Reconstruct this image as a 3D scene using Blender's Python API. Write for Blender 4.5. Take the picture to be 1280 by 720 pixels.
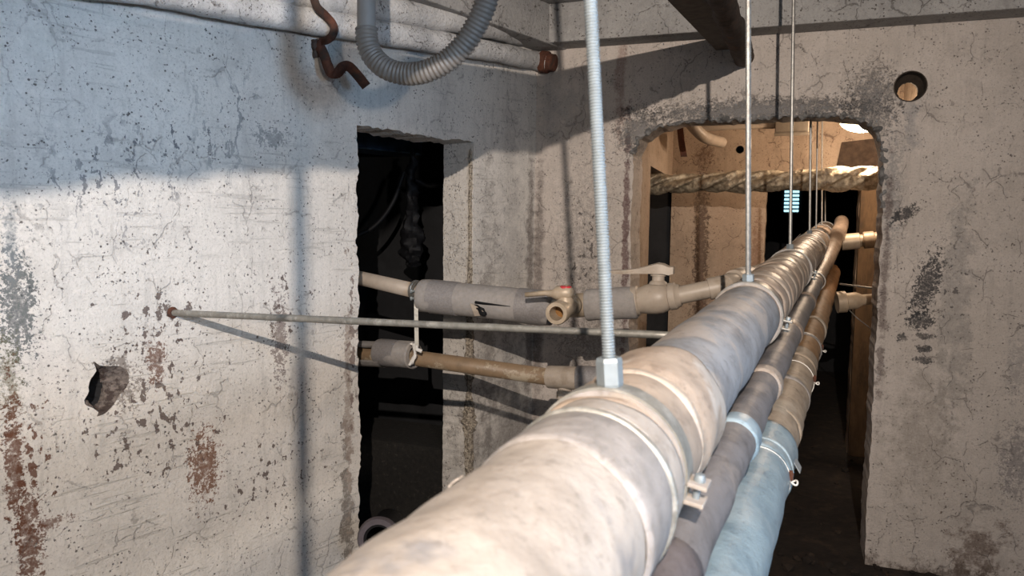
import bpy, bmesh, math, random
from mathutils import Vector, Matrix, noise as mnoise
from mathutils.geometry import delaunay_2d_cdt

random.seed(7)
for o in list(bpy.data.objects):
    bpy.data.objects.remove(o, do_unlink=True)
scn = bpy.context.scene
COL = scn.collection
R = math.radians
PI = math.pi

# ------------------------------------------------------------------ camera
FPX = 950.0
CAM = Vector((0, 0, 1.6))
PITCH, ROLL = R(5.0), R(0.63)
fw = Vector((0, math.cos(PITCH), -math.sin(PITCH)))
up0 = Vector((0, math.sin(PITCH), math.cos(PITCH)))
rt0 = Vector((1, 0, 0))
rt = rt0 * math.cos(ROLL) + up0 * math.sin(ROLL)
up = up0 * math.cos(ROLL) - rt0 * math.sin(ROLL)
cd = bpy.data.cameras.new('camera')
cam = bpy.data.objects.new('camera', cd)
COL.objects.link(cam)
M = Matrix((rt, up, -fw)).transposed().to_4x4()
M.translation = CAM
cam.matrix_world = M
cd.sensor_width = 36.0
cd.lens = FPX / 1280 * 36.0
cd.clip_start = 0.01
cd.dof.use_dof = True
cd.dof.focus_distance = 3.0
cd.dof.aperture_fstop = 9.0
scn.camera = cam
scn.view_settings.view_transform = 'Standard'
scn.view_settings.look = 'None'
scn.view_settings.gamma = 1.0
scn.view_settings.exposure = 0.07
scn.view_settings.use_curve_mapping = False
scn.cycles.max_bounces = 6
scn.cycles.diffuse_bounces = 3
scn.cycles.glossy_bounces = 2

# ------------------------------------------------------------------ world and lights
w = bpy.data.worlds.new('world')
scn.world = w
w.use_nodes = True
w.node_tree.nodes['Background'].inputs[0].default_value = (0.62, 0.78, 1.0, 1)
w.node_tree.nodes['Background'].inputs[1].default_value = 0.24

def light(name, kind, loc, target, energy, col, size, **kw):
    l = bpy.data.lights.new(name, kind)
    l.energy = energy
    l.color = col
    if kind == 'AREA':
        l.shape = 'RECTANGLE'; l.size = size; l.size_y = kw.get('size_y', size)
        if 'spread' in kw: l.spread = R(kw['spread'])
    else:
        l.shadow_soft_size = size
    if kind == 'SPOT':
        l.spot_size = R(kw['cone']); l.spot_blend = kw['blend']
    o = bpy.data.objects.new(name, l)
    COL.objects.link(o)
    o.location = loc
    if target is not None:
        o.rotation_euler = (Vector(target) - Vector(loc)).to_track_quat('-Z', 'Y').to_euler()
    return o

def ray(px, py):
    return (rt * ((px - 640) / FPX) + up * ((360 - py) / FPX) + fw)

def W(px, py, z):
    return CAM + ray(px, py) * z

def on_plane(px, py, p0, n):
    d = ray(px, py)
    return CAM + d * ((p0 - CAM).dot(n) / d.dot(n))

def proj(p):
    q = p - CAM
    z = q.dot(fw)
    return 640 + FPX * q.dot(rt) / z, 360 - FPX * q.dot(up) / z, z

KEY = Vector((-0.08, -1.0, 2.42))
light('hanging_lamp', 'SPOT', KEY, W(600, 280, 3.5), 545, (1.0, 0.87, 0.755), 0.009, cone=95, blend=1.0)
light('work_lamp', 'SPOT', Vector((0.92, -1.28, 1.80)), W(330, 380, 2.6), 130, (1.0, 0.89, 0.78), 0.05, cone=62, blend=0.9)  # added warm fill from behind, gives a second set of shadows
light('daylight_hatch', 'AREA', Vector((1.7, -0.5, 1.9)), W(60, 160, 2.2), 9.0, (0.36, 0.64, 1.0), 0.5, size_y=0.6, spread=62)

# ------------------------------------------------------------------ mesh helpers
ROOT = {}
MATS = {}

def mesh(name, verts, faces, mat, parent=None, smooth=False, origin=None):
    if parent is not None and parent.name in MATS:
        mi = MATS[parent.name].inverted(); verts = [mi @ Vector(v) for v in verts]; off = Vector((0, 0, 0))
    else:
      off = ROOT[parent.name] if parent is not None else (origin if origin is not None else base_of(verts))
    me = bpy.data.meshes.new(name)
    me.from_pydata([(v[0] - off[0], v[1] - off[1], v[2] - off[2]) for v in verts], [], faces)
    me.update()
    bm = bmesh.new(); bm.from_mesh(me)
    bmesh.ops.recalc_face_normals(bm, faces=bm.faces)
    bm.to_mesh(me); bm.free()
    if smooth:
        for p in me.polygons: p.use_smooth = True
        if smooth != 'all':
            me.set_sharp_from_angle(angle=R(40))
    me.materials.append(mat)
    o = bpy.data.objects.new(name, me)
    COL.objects.link(o)
    ROOT[o.name] = Vector(off)
    if parent is not None:
        o.parent = parent
    else:
        o.location = off
    return o

def base_of(vs):
    n = len(vs)
    return Vector((sum(v[0] for v in vs) / n, sum(v[1] for v in vs) / n, min(v[2] for v in vs)))

def thing(name, loc, label, cat, group=None, kind=None):
    o = bpy.data.objects.new(name, None)
    COL.objects.link(o)
    o.empty_display_size = 0.05
    o.location = loc
    ROOT[o.name] = Vector(loc)
    tag(o, label, cat, group, kind)
    return o

def tag(o, label=None, cat=None, group=None, kind=None):
    if label: o['label'] = label
    if cat: o['category'] = cat
    if group: o['group'] = group
    if kind: o['kind'] = kind
    return o

class MB:
    def __init__(self): self.v = []; self.f = []
    def add(self, vf):
        n = len(self.v)
        self.v += [Vector(a) for a in vf[0]]
        self.f += [tuple(i + n for i in fc) for fc in vf[1]]
        return self
    def build(self, name, mat, parent=None, smooth=False, origin=None):
        return mesh(name, self.v, self.f, mat, parent, smooth, origin)

def frames(pts):
    pts = [Vector(p) for p in pts]
    T = []
    for i in range(len(pts)):
        a = pts[max(i - 1, 0)]; b = pts[min(i + 1, len(pts) - 1)]
        T.append((b - a).normalized())
    ref = Vector((0, 0, 1)) if abs(T[0].z) < 0.9 else Vector((1, 0, 0))
    n = (ref - T[0] * ref.dot(T[0])).normalized()
    out = []
    for t in T:
        n = (n - t * n.dot(t)).normalized()
        out.append((t, n, t.cross(n)))
    return pts, out

def sweep(pts, radii, seg=16, caps=True, lump=0.0, lscale=20.0, seed=0.0, fn=None, closed=False):
    pts, fr = frames(pts)
    if not hasattr(radii, '__len__'): radii = [radii] * len(pts)
    v = []; f = []
    for i, (p, (t, n, b)) in enumerate(zip(pts, fr)):
        for k in range(seg):
            a = 2 * PI * k / seg
            d = n * math.cos(a) + b * math.sin(a)
            r = radii[i]
            if fn: r += fn(i, a)
            if lump:
                r += lump * mnoise.noise((p + d * r) * lscale + Vector((seed, seed * 1.7, 0)))
            v.append(p + d * r)
    m = len(pts)
    for i in range(m - 1):
        for k in range(seg):
            k2 = (k + 1) % seg
            f.append((i * seg + k, i * seg + k2, (i + 1) * seg + k2, (i + 1) * seg + k))
    if closed:
        for k in range(seg):
            k2 = (k + 1) % seg
            f.append(((m - 1) * seg + k, (m - 1) * seg + k2, k2, k))
    elif caps:
        f.append(tuple(range(seg - 1, -1, -1)))
        f.append(tuple((m - 1) * seg + k for k in range(seg)))
    return v, f

def catmull(pts, n=8):
    pts = [Vector(p) for p in pts]
    P = [pts[0] * 2 - pts[1]] + pts + [pts[-1] * 2 - pts[-2]]
    out = []
    for i in range(1, len(P) - 2):
        for k in range(n):
            t = k / n
            p0, p1, p2, p3 = P[i - 1:i + 3]
            out.append(0.5 * ((2 * p1) + (p2 - p0) * t + (2 * p0 - 5 * p1 + 4 * p2 - p3) * t * t + (3 * p1 - p0 - 3 * p2 + p3) * t ** 3))
    out.append(pts[-1])
    return out

def lin(a, b, n):
    a = Vector(a); b = Vector(b)
    return [a.lerp(b, i / n) for i in range(n + 1)]

def tube(a, b, r, seg=16, n=1, r2=None, **kw):
    return sweep(lin(a, b, n), [r + ((r2 if r2 is not None else r) - r) * i / n for i in range(n + 1)], seg, **kw)

def lathe(a, b, prof, seg=20, **kw):
    """profile [(t metres from a, radius)] along the axis a->b"""
    a = Vector(a); d = (Vector(b) - a).normalized()
    return sweep_axis(a, d, prof, seg, **kw)

def sweep_axis(a, d, prof, seg, lump=0.0, lscale=20.0, seed=0.0, caps=True, fn=None):
    ref = Vector((0, 0, 1)) if abs(d.z) < 0.9 else Vector((1, 0, 0))
    n = (ref - d * ref.dot(d)).normalized(); b = d.cross(n)
    v = []; f = []
    for i, (s, r) in enumerate(prof):
        for k in range(seg):
            an = 2 * PI * k / seg
            q = n * math.cos(an) + b * math.sin(an)
            rr = r
            if fn: rr += fn(s, an)
            if lump: rr += lump * mnoise.noise((a + d * s + q * r) * lscale + Vector((seed, seed * 1.7, 0)))
            v.append(a + d * s + q * rr)
    m = len(prof)
    for i in range(m - 1):
        for k in range(seg):
            k2 = (k + 1) % seg
            f.append((i * seg + k, i * seg + k2, (i + 1) * seg + k2, (i + 1) * seg + k))
    if caps:
        f.append(tuple(range(seg - 1, -1, -1)))
        f.append(tuple((m - 1) * seg + k for k in range(seg)))
    return v, f

def boxv(c, ax, ay, az, sx, sy, sz, bev=0.0):
    """box centred at c with unit axes and half sizes; optional chamfer"""
    c = Vector(c); ax = Vector(ax); ay = Vector(ay); az = Vector(az)
    bm = bmesh.new()
    bmesh.ops.create_cube(bm, size=2)
    for vv in bm.verts:
        vv.co = Vector((vv.co.x * sx, vv.co.y * sy, vv.co.z * sz))
    if bev:
        bmesh.ops.bevel(bm, geom=list(bm.edges), offset=bev, segments=2, affect='EDGES', profile=0.6)
    bm.verts.index_update()
    v = [c + ax * q.co.x + ay * q.co.y + az * q.co.z for q in bm.verts]
    f = [tuple(x.index for x in fc.verts) for fc in bm.faces]
    bm.free()
    return v, f

X = Vector((1, 0, 0)); Y = Vector((0, 1, 0)); Z = Vector((0, 0, 1))

# ------------------------------------------------------------------ materials
class NT:
    def __init__(self, name):
        self.m = bpy.data.materials.new(name)
        self.m.use_nodes = True
        self.t = self.m.node_tree
        self.b = self.t.nodes['Principled BSDF']
        tc = self.t.nodes.new('ShaderNodeTexCoord')
        self.co = tc.outputs['Object']
    def n(self, typ, **props):
        nd = self.t.nodes.new(typ)
        for k, v in props.items(): setattr(nd, k, v)
        return nd
    def l(self, a, b): self.t.links.new(a, b)
    def setin(self, sock, v):
        if hasattr(v, 'links') or hasattr(v, 'is_linked'): self.l(v, sock)
        else: sock.default_value = v
    def math(self, op, a, b=0.0, clamp=False):
        nd = self.n('ShaderNodeMath', operation=op, use_clamp=clamp)
        self.setin(nd.inputs[0], a); self.setin(nd.inputs[1], b)
        return nd.outputs[0]
    def scaled(self, s, vec=None):
        nd = self.n('ShaderNodeMapping')
        self.l(vec or self.co, nd.inputs['Vector'])
        nd.inputs['Scale'].default_value = s
        return nd.outputs[0]
    def noise(self, scale, detail=4.0, rough=0.6, vec=None, dist=0.0):
        nd = self.n('ShaderNodeTexNoise')
        self.l(vec or self.co, nd.inputs['Vector'])
        nd.inputs['Scale'].default_value = scale
        nd.inputs['Detail'].default_value = detail
        nd.inputs['Roughness'].default_value = rough
        nd.inputs['Distortion'].default_value = dist
        return nd.outputs['Fac']
    def voro(self, scale, feature='F1', vec=None):
        nd = self.n('ShaderNodeTexVoronoi', feature=feature)
        self.l(vec or self.co, nd.inputs['Vector'])
        nd.inputs['Scale'].default_value = scale
        return nd.outputs['Distance']
    def ramp(self, fac, a, b, lo=0.0, hi=1.0):
        nd = self.n('ShaderNodeMapRange', interpolation_type='SMOOTHSTEP')
        self.l(fac, nd.inputs[0])
        nd.inputs[1].default_value = a; nd.inputs[2].default_value = b
        nd.inputs[3].default_value = lo; nd.inputs[4].default_value = hi
        return nd.outputs[0]
    def mix(self, fac, a, b, mode='MIX'):
        nd = self.n('ShaderNodeMix', data_type='RGBA', blend_type=mode)
        self.setin(nd.inputs[0], fac)
        for s, v in ((nd.inputs[6], a), (nd.inputs[7], b)):
            if isinstance(v, tuple): s.default_value = (v[0], v[1], v[2], 1)
            else: self.l(v, s)
        return nd.outputs[2]
    def bump(self, h, strength=0.5, dist=0.01, prev=None):
        nd = self.n('ShaderNodeBump')
        nd.inputs['Strength'].default_value = strength
        nd.inputs['Distance'].default_value = dist
        self.l(h, nd.inputs['Height'])
        if prev: self.l(prev, nd.inputs['Normal'])
        return nd.outputs[0]
    def done(self, col, rough=0.8, normal=None, metal=0.0, spec=None):
        if isinstance(col, tuple): self.b.inputs['Base Color'].default_value = (col[0], col[1], col[2], 1)
        else: self.l(col, self.b.inputs['Base Color'])
        self.setin(self.b.inputs['Roughness'], rough)
        self.b.inputs['Metallic'].default_value = metal
        if spec is not None: self.b.inputs['Specular IOR Level'].default_value = spec
        if normal: self.l(normal, self.b.inputs['Normal'])
        return self.m

def wall_mat(name, base, base2, fleck=(0.10, 0.09, 0.085), fleck_amt=0.5, stains_and_shade=(), chips=(), drips=(), scale=1.0, bump=0.5, scratch=0.0, crack=0.6, mottle=0.5):
    t = NT(name)
    big = t.noise(1.6 * scale, 5, 0.65)
    n1 = t.noise(11, 6, 0.75)
    n2 = t.noise(38, 5, 0.7)
    n3 = t.noise(120, 4, 0.7)
    dk = lambda k: (base[0] * k, base[1] * k, base[2] * k)
    col = t.mix(t.ramp(big, 0.38, 0.62), base, base2)
    mid = t.noise(6 * scale, 6, 0.75)
    col = t.mix(t.ramp(mid, 0.48, 0.64, 0, mottle), col, dk(0.58))
    st = t.noise(22, 5, 0.75, t.scaled((1, 1, 0.12)))
    col = t.mix(t.ramp(st, 0.50, 0.66, 0, 0.35), col, dk(0.60))
    col = t.mix(t.ramp(n3, 0.50, 0.66, 0, 0.45), col, dk(0.55))
    col = t.mix(t.ramp(n2, 0.36, 0.46, 0.30, 0), col, (min(1, base[0] * 1.18), min(1, base[1] * 1.17), min(1, base[2] * 1.16)))
    fine = t.noise(80 * scale, 4, 0.65)
    fl = t.math('MULTIPLY', t.ramp(fine, 0.59, 0.625), t.ramp(n1, 0.44, 0.56))
    col = t.mix(t.math('MULTIPLY', fl, fleck_amt), col, fleck)
    pits = t.voro(46 * scale)
    pm = t.math('MULTIPLY', t.ramp(pits, 0.12, 0.19, 1, 0), t.ramp(n1, 0.48, 0.56))
    col = t.mix(t.math('MULTIPLY', pm, fleck_amt, True), col, fleck)
    # hairline cracks
    dv_ = t.n('ShaderNodeTexNoise'); t.l(t.co, dv_.inputs['Vector']); dv_.inputs['Scale'].default_value = 9; dv_.inputs['Detail'].default_value = 5
    sc_ = t.n('ShaderNodeVectorMath', operation='SCALE'); t.l(dv_.outputs['Color'], sc_.inputs[0]); sc_.inputs['Scale'].default_value = 0.16
    ad_ = t.n('ShaderNodeVectorMath', operation='ADD'); t.l(t.co, ad_.inputs[0]); t.l(sc_.outputs[0], ad_.inputs[1])
    ck = t.voro(6.5, 'DISTANCE_TO_EDGE', t.scaled((1.0, 0.2, 0.7), ad_.outputs[0]))
    cm = t.math('MULTIPLY', t.ramp(ck, 0.004, 0.016, 1, 0), t.ramp(mid, 0.47, 0.56))
    col = t.mix(t.math('MULTIPLY', cm, crack), col, fleck)
    h = t.math('ADD', t.math('MULTIPLY', n1, 0.6), t.math('MULTIPLY', n2, 0.45))
    h = t.math('SUBTRACT', h, t.math('MULTIPLY', pm, 0.3))
    h = t.math('SUBTRACT', h, t.math('MULTIPLY', cm, 0.25))
    nfine = t.math('ADD', t.math('MULTIPLY', n2, 0.55), t.math('MULTIPLY', n3, 0.45))
    def ell(cu, cv, ru, rv, rot=0, amp=1.2, soft=0.35, nz=None):
        mp = t.n('ShaderNodeMapping', vector_type='TEXTURE')
        t.l(t.co, mp.inputs['Vector'])
        mp.inputs['Location'].default_value = (cu, 0, cv)
        mp.inputs['Rotation'].default_value = (0, rot, 0)
        mp.inputs['Scale'].default_value = (ru, 1e4, rv)
        ln = t.n('ShaderNodeVectorMath', operation='LENGTH')
        t.l(mp.outputs[0], ln.inputs[0])
        d = t.math('SUBTRACT', 1.0, ln.outputs['Value'])
        nn = t.math('MULTIPLY', t.math('SUBTRACT', nz or n1, 0.5), amp * 5)
        return t.ramp(t.math('ADD', d, nn), 0.0, soft)
    var = t.ramp(nfine, 0.36, 0.56, 0.55, 1.0)
    for s in stains_and_shade:
        m = ell(*s['e'], amp=s.get('amp', 0.8), soft=s.get('soft', 0.5) * 1.3, nz=nfine if s.get('fine') else None)
        m = t.math('MULTIPLY', m, var)
        col = t.mix(t.math('MULTIPLY', m, s.get('a', 1.0)), col, s['c'])
        h = t.math('ADD', h, t.math('MULTIPLY', t.math('MULTIPLY', m, nfine), s.get('rough', -0.12)))
    if chips:
        cn = t.noise(34, 5, 0.6, t.scaled((1.0, 1, 0.75)))
        for s in chips:
            m = ell(*s['e'], amp=0.3, soft=1.0)
            thr = s.get('thr', 0.60)
            c = t.ramp(t.math('ADD', cn, t.math('MULTIPLY', t.math('SUBTRACT', m, 1.0), 0.22)), thr, thr + 0.02)
            col = t.mix(t.math('MULTIPLY', c, s.get('a', 0.9)), col, s['c'])
            h = t.math('SUBTRACT', h, t.math('MULTIPLY', c, 0.25))
    if drips:
        dn = t.noise(40, 3, 0.6, t.scaled((1.0, 1, 0.045), ad_.outputs[0]), 0.2)
        dn = t.math('ADD', dn, t.math('MULTIPLY', t.math('SUBTRACT', n2, 0.5), 0.35))
        for s in drips:
            m = ell(*s['e'], amp=0.3, soft=0.8)
            c = t.math('MULTIPLY', t.ramp(dn, 0.575, 0.60), m)
            col = t.mix(t.math('MULTIPLY', c, 0.8), col, s['c'])
    if scratch:
        mp = t.n('ShaderNodeMapping'); t.l(t.co, mp.inputs['Vector'])
        mp.inputs['Rotation'].default_value = (0, R(-28), 0); mp.inputs['Scale'].default_value = (0.06, 1, 1.0)
        sn = t.noise(60, 3, 0.6, mp.outputs[0])
        sm = t.math('MULTIPLY', t.ramp(sn, 0.58, 0.64), t.ramp(big, 0.46, 0.55))
        col = t.mix(t.math('MULTIPLY', sm, scratch), col, dk(0.45))
        h = t.math('SUBTRACT', h, t.math('MULTIPLY', sm, 0.2))
    b1 = t.bump(h, bump, 0.014)
    b2 = t.bump(n3, 0.35 * bump / 0.5, 0.005, b1)
    return t.done(col, 0.82, b2, spec=0.25)

def plain(name, c, rough=0.6, metal=0.0, var=0.25, scale=30.0, bump=0.2, dirt=None, dirt_amt=0.5, dscale=9.0, spec=None, dthr=(0.5, 0.66), stretch=(1, 1, 1)):
    t = NT(name)
    vec = t.scaled(stretch)
    n = t.noise(scale, 5, 0.65, vec)
    col = t.mix(t.ramp(n, 0.3, 0.75), c, (c[0] * (1 - var), c[1] * (1 - var), c[2] * (1 - var)))
    if dirt:
        d = t.noise(dscale, 6, 0.72, vec)
        col = t.mix(t.math('MULTIPLY', t.ramp(d, *dthr), dirt_amt), col, dirt)
    nm = t.bump(n, bump, 0.004) if bump else None
    return t.done(col, rough, nm, metal, spec)

MT = {}
MT['pvc'] = plain('beige_plastic_pipe', (0.41, 0.345, 0.28), 0.45, var=0.2, scale=14, bump=0.08, dirt=(0.20, 0.15, 0.10), dirt_amt=0.5)
MT['pvc_brown'] = plain('stained_brown_pipe', (0.26, 0.18, 0.11), 0.5, var=0.35, scale=18, bump=0.12, dirt=(0.45, 0.38, 0.28), dirt_amt=0.7, dthr=(0.52, 0.6))
MT['foam'] = plain('grey_foam_sleeve', (0.29, 0.27, 0.255), 0.9, var=0.2, scale=60, bump=0.3, dirt=(0.36, 0.33, 0.30), dirt_amt=0.5)
MT['foam_tape'] = plain('grey_tape', (0.24, 0.225, 0.22), 0.5, var=0.3, scale=50, bump=0.35, stretch=(3, 3, 3))
MT['zinc'] = plain('galvanised_steel', (0.27, 0.265, 0.25), 0.42, 0.6, 0.35, 60, 0.2, dirt=(0.20, 0.16, 0.12), dirt_amt=0.35)
MT['zinc_bright'] = plain('bright_zinc', (0.22, 0.25, 0.265), 0.45, 0.3, 0.2, 60, 0.1)
MT['old_steel'] = plain('dull_steel', (0.30, 0.29, 0.26), 0.5, 0.5, 0.35, 45, 0.3, dirt=(0.52, 0.50, 0.46), dirt_amt=0.6, dscale=22)
MT['brass'] = plain('dirty_brass', (0.46, 0.37, 0.27), 0.45, 0.15, 0.25, 30, 0.15, dirt=(0.36, 0.28, 0.20), dirt_amt=0.7)
MT['red'] = plain('red_paint', (0.55, 0.04, 0.05), 0.5, var=0.3)
MT['rust'] = plain('rusty_iron', (0.11, 0.038, 0.02), 0.9, var=0.6, scale=40, bump=0.6, dirt=(0.035, 0.025, 0.02), dirt_amt=0.9)
MT['darkrust'] = plain('dark_rusted_steel', (0.075, 0.050, 0.038), 0.8, var=0.6, scale=45, bump=0.9, dirt=(0.14, 0.055, 0.025), dirt_amt=0.8, dthr=(0.55, 0.7))
MT['channel'] = plain('dark_channel_steel', (0.13, 0.105, 0.085), 0.7, var=0.5, scale=25, bump=0.4, dirt=(0.12, 0.06, 0.03), dirt_amt=0.4)
MT['hose'] = plain('grey_corrugated_plastic', (0.16, 0.145, 0.13), 0.5, var=0.15, scale=20, bump=0.0, dirt=(0.20, 0.18, 0.16), dirt_amt=0.5)
MT['hose_rigid'] = plain('grey_plastic_tube', (0.22, 0.21, 0.20), 0.45, var=0.1, scale=20, bump=0.0)
MT['black'] = plain('black_plastic', (0.006, 0.006, 0.007), 0.6, var=0.3, scale=40, bump=0.4, spec=0.15)
MT['soil'] = plain('dark_earth', (0.022, 0.015, 0.011), 0.95, var=0.6, scale=22, bump=1.0, dirt=(0.05, 0.032, 0.02), dirt_amt=0.7)
MT['sooty'] = plain('sooty_concrete', (0.020, 0.021, 0.024), 0.95, var=0.5, scale=8, bump=0.5, dirt=(0.03, 0.03, 0.033), dirt_amt=0.6, dscale=4)  # near-black: the shade of unlit spaces put into the colour
MT['sooty_blue'] = plain('dim_blue_beam', (0.10, 0.16, 0.24), 0.9, var=0.4, scale=12, bump=0.4)
MT['ledge'] = plain('dirty_ledge', (0.014, 0.012, 0.010), 0.95, var=0.7, scale=55, bump=1.0, dirt=(0.04, 0.035, 0.028), dirt_amt=0.7, dscale=40, dthr=(0.57, 0.66))
MT['white_plastic'] = plain('white_plastic', (0.72, 0.70, 0.66), 0.5, var=0.1)
MT['wood'] = plain('brown_board', (0.17, 0.105, 0.055), 0.85, var=0.5, scale=20, bump=0.5, dirt=(0.06, 0.04, 0.025), dirt_amt=0.7, stretch=(1, 1, 0.3))
MT['box'] = plain('cream_box', (0.34, 0.29, 0.23), 0.7, var=0.2)
MT['plaster_warm'] = wall_mat('warm_plaster', (0.46, 0.37, 0.29), (0.38, 0.29, 0.22), fleck=(0.10, 0.06, 0.045), fleck_amt=0.8, scale=1.0, bump=0.55)
MT['masonry'] = plain('bare_brown_masonry', (0.075, 0.05, 0.035), 0.95, var=0.5, scale=26, bump=0.8, dirt=(0.09, 0.06, 0.045), dirt_amt=0.7)
MT['grit'] = plain('exposed_gravel', (0.46, 0.40, 0.32), 0.95, var=0.6, scale=120, bump=1.0, dirt=(0.09, 0.07, 0.055), dirt_amt=0.85, dscale=95, dthr=(0.50, 0.56))
MT['crust'] = plain('dark_crusty_mortar', (0.25, 0.245, 0.24), 0.95, var=0.6, scale=40, bump=1.0, dirt=(0.08, 0.078, 0.078), dirt_amt=0.85, dscale=24, dthr=(0.46, 0.6))

# ------------------------------------------------------------------ room frame
CORNER = W(668, 300, 4.04); CORNER.z = 0
yb, yl = R(20), R(36)
UB = Vector((math.cos(yb), -math.sin(yb), 0)); NB = Vector((math.sin(yb), math.cos(yb), 0))
DL = Vector((-math.sin(yl), -math.cos(yl), 0)); NL = Vector((-math.cos(yl), math.sin(yl), 0))
def bw(px, py):
    p = on_plane(px, py, CORNER, NB) - CORNER
    return p.dot(UB), p.z
def lw(px, py):
    p = on_plane(px, py, CORNER, NL) - CORNER
    return p.dot(DL), p.z
def bpt(u, v, d=0.0): return CORNER + UB * u + NB * d + Z * v
def lpt(u, v, d=0.0): return CORNER + DL * u + NL * d + Z * v
HB = bw(1118, 33)[1]         # underside of the beam on the back wall
HC = HB + 0.19               # ceiling

def outline(pts, step=0.03, jit=0.0, seed=0.0, fine=0.0):
    out = []
    n = len(pts)
    for i in range(n):
        a = Vector(pts[i][:2]); b = Vector(pts[(i + 1) % n][:2])
        j = pts[i][2] if len(pts[i]) > 2 else jit
        L = (b - a).length
        k = max(1, int(L / step)) if j else 1
        d = (b - a).normalized() if L else Vector((1, 0)); nn = Vector((-d.y, d.x))
        for q in range(k):
            p = a.lerp(b, q / k)
            if j:
                o = mnoise.noise(Vector((p.x * 9 + seed, p.y * 9, seed))) * j + mnoise.noise(Vector((p.x * 40 + seed, p.y * 40, seed))) * j * 0.8
                p = p + nn * o
            out.append(p)
    return out

def slab_with_holes(outer, holes, thick):
    """2D polygons -> local verts (u, depth, v): front at depth 0, back at depth thick"""
    loops = [outer] + holes
    vs = []; edges = []; 
    for lp in loops:
        n0 = len(vs); vs += [Vector((p.x, p.y)) for p in lp]
        edges += [(n0 + i, n0 + (i + 1) % len(lp)) for i in range(len(lp))]
    r = delaunay_2d_cdt(vs, edges, [], 0, 1e-6)
    ov, of = r[0], r[2]
    def inside(p, poly):
        c = False; n = len(poly)
        for i in range(n):
            a = poly[i]; b = poly[(i + 1) % n]
            if (a.y > p.y) != (b.y > p.y) and p.x < (b.x - a.x) * (p.y - a.y) / (b.y - a.y) + a.x: c = not c
        return c
    tris = []
    for f in of:
        c = sum((ov[i] for i in f), Vector((0, 0))) / len(f)
        if inside(c, outer) and not any(inside(c, h) for h in holes): tris.append(tuple(f))
    n = len(ov)
    V = [(p.x, 0.0, p.y) for p in ov] + [(p.x, thick, p.y) for p in ov]
    F = tris + [tuple(i + n for i in reversed(t)) for t in tris]
    cnt = {}
    for t in tris:
        for i in range(len(t)):
            e = (t[i], t[(i + 1) % len(t)])
            cnt[tuple(sorted(e))] = cnt.get(tuple(sorted(e)), 0) + 1
    for t in tris:
        for i in range(len(t)):
            a, b = t[i], t[(i + 1) % len(t)]
            if cnt[tuple(sorted((a, b)))] == 1: F.append((a, b, b + n, a + n))
    return V, F

def local_obj(name, V, F, origin, ax, ay, mat, parent=None):
    """object whose local x = along the wall, y = into the wall, z = up"""
    me = bpy.data.meshes.new(name); me.from_pydata(V, [], F); me.update()
    bm = bmesh.new(); bm.from_mesh(me); bmesh.ops.recalc_face_normals(bm, faces=bm.faces); bm.to_mesh(me); bm.free()
    me.materials.append(mat)
    o = bpy.data.objects.new(name, me); COL.objects.link(o)
    m = Matrix((ax, ay, Z)).transposed().to_4x4(); m.translation = origin
    if parent is not None:
        o.parent = parent
        o.matrix_parent_inverse.identity(); o.matrix_basis = parent.matrix_basis.inverted() @ m
    else:
        o.matrix_basis = m
    ROOT[o.name] = Vector(origin); MATS[o.name] = m
    return o

# ------------------------------------------------------------------ left wall with doorway
def E(f, px, py, rx, ry, rot=0.0):
    u, v = f(px, py); u1, _ = f(px + rx, py); _, v1 = f(px, py + ry)
    return (u, v, abs(u1 - u), abs(v1 - v), rot)
L_ = lambda *a: E(lw, *a)
B_ = lambda *a: E(bw, *a)
ul0, vt0 = lw(446, 157); ul1, vt1 = lw(592, 178)
door_hole = outline([(ul1, 0.0, 0.0), (ul0, 0.0, 0.016), (ul0 + 0.0, vt0, 0.012), (ul1, vt1, 0.006)], 0.014, 0.01, 3.1)
hc = lw(132, 487)
cav_px = [(117, 452), (125, 456), (140, 458), (150, 458), (158, 462), (160, 472), (157, 484), (151, 490), (146, 498), (141, 508), (128, 518), (122, 521), (124, 514), (117, 510), (106, 505), (105, 500), (111, 489), (112, 474), (119, 464)]
cav = outline([lw(*p) + (0.006,) for p in cav_px], 0.009, 0.006, 8.4)
outer_l = [Vector((-0.12, -0.08)), Vector((3.9, -0.08)), Vector((3.9, HC)), Vector((-0.12, HC))]
door_hole = [p if p.y > 1e-4 else Vector((p.x, -0.03)) for p in door_hole]
RUST = (0.13, 0.055, 0.032); CHIP = (0.115, 0.085, 0.075); TEAL = (0.07, 0.085, 0.09)
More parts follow.
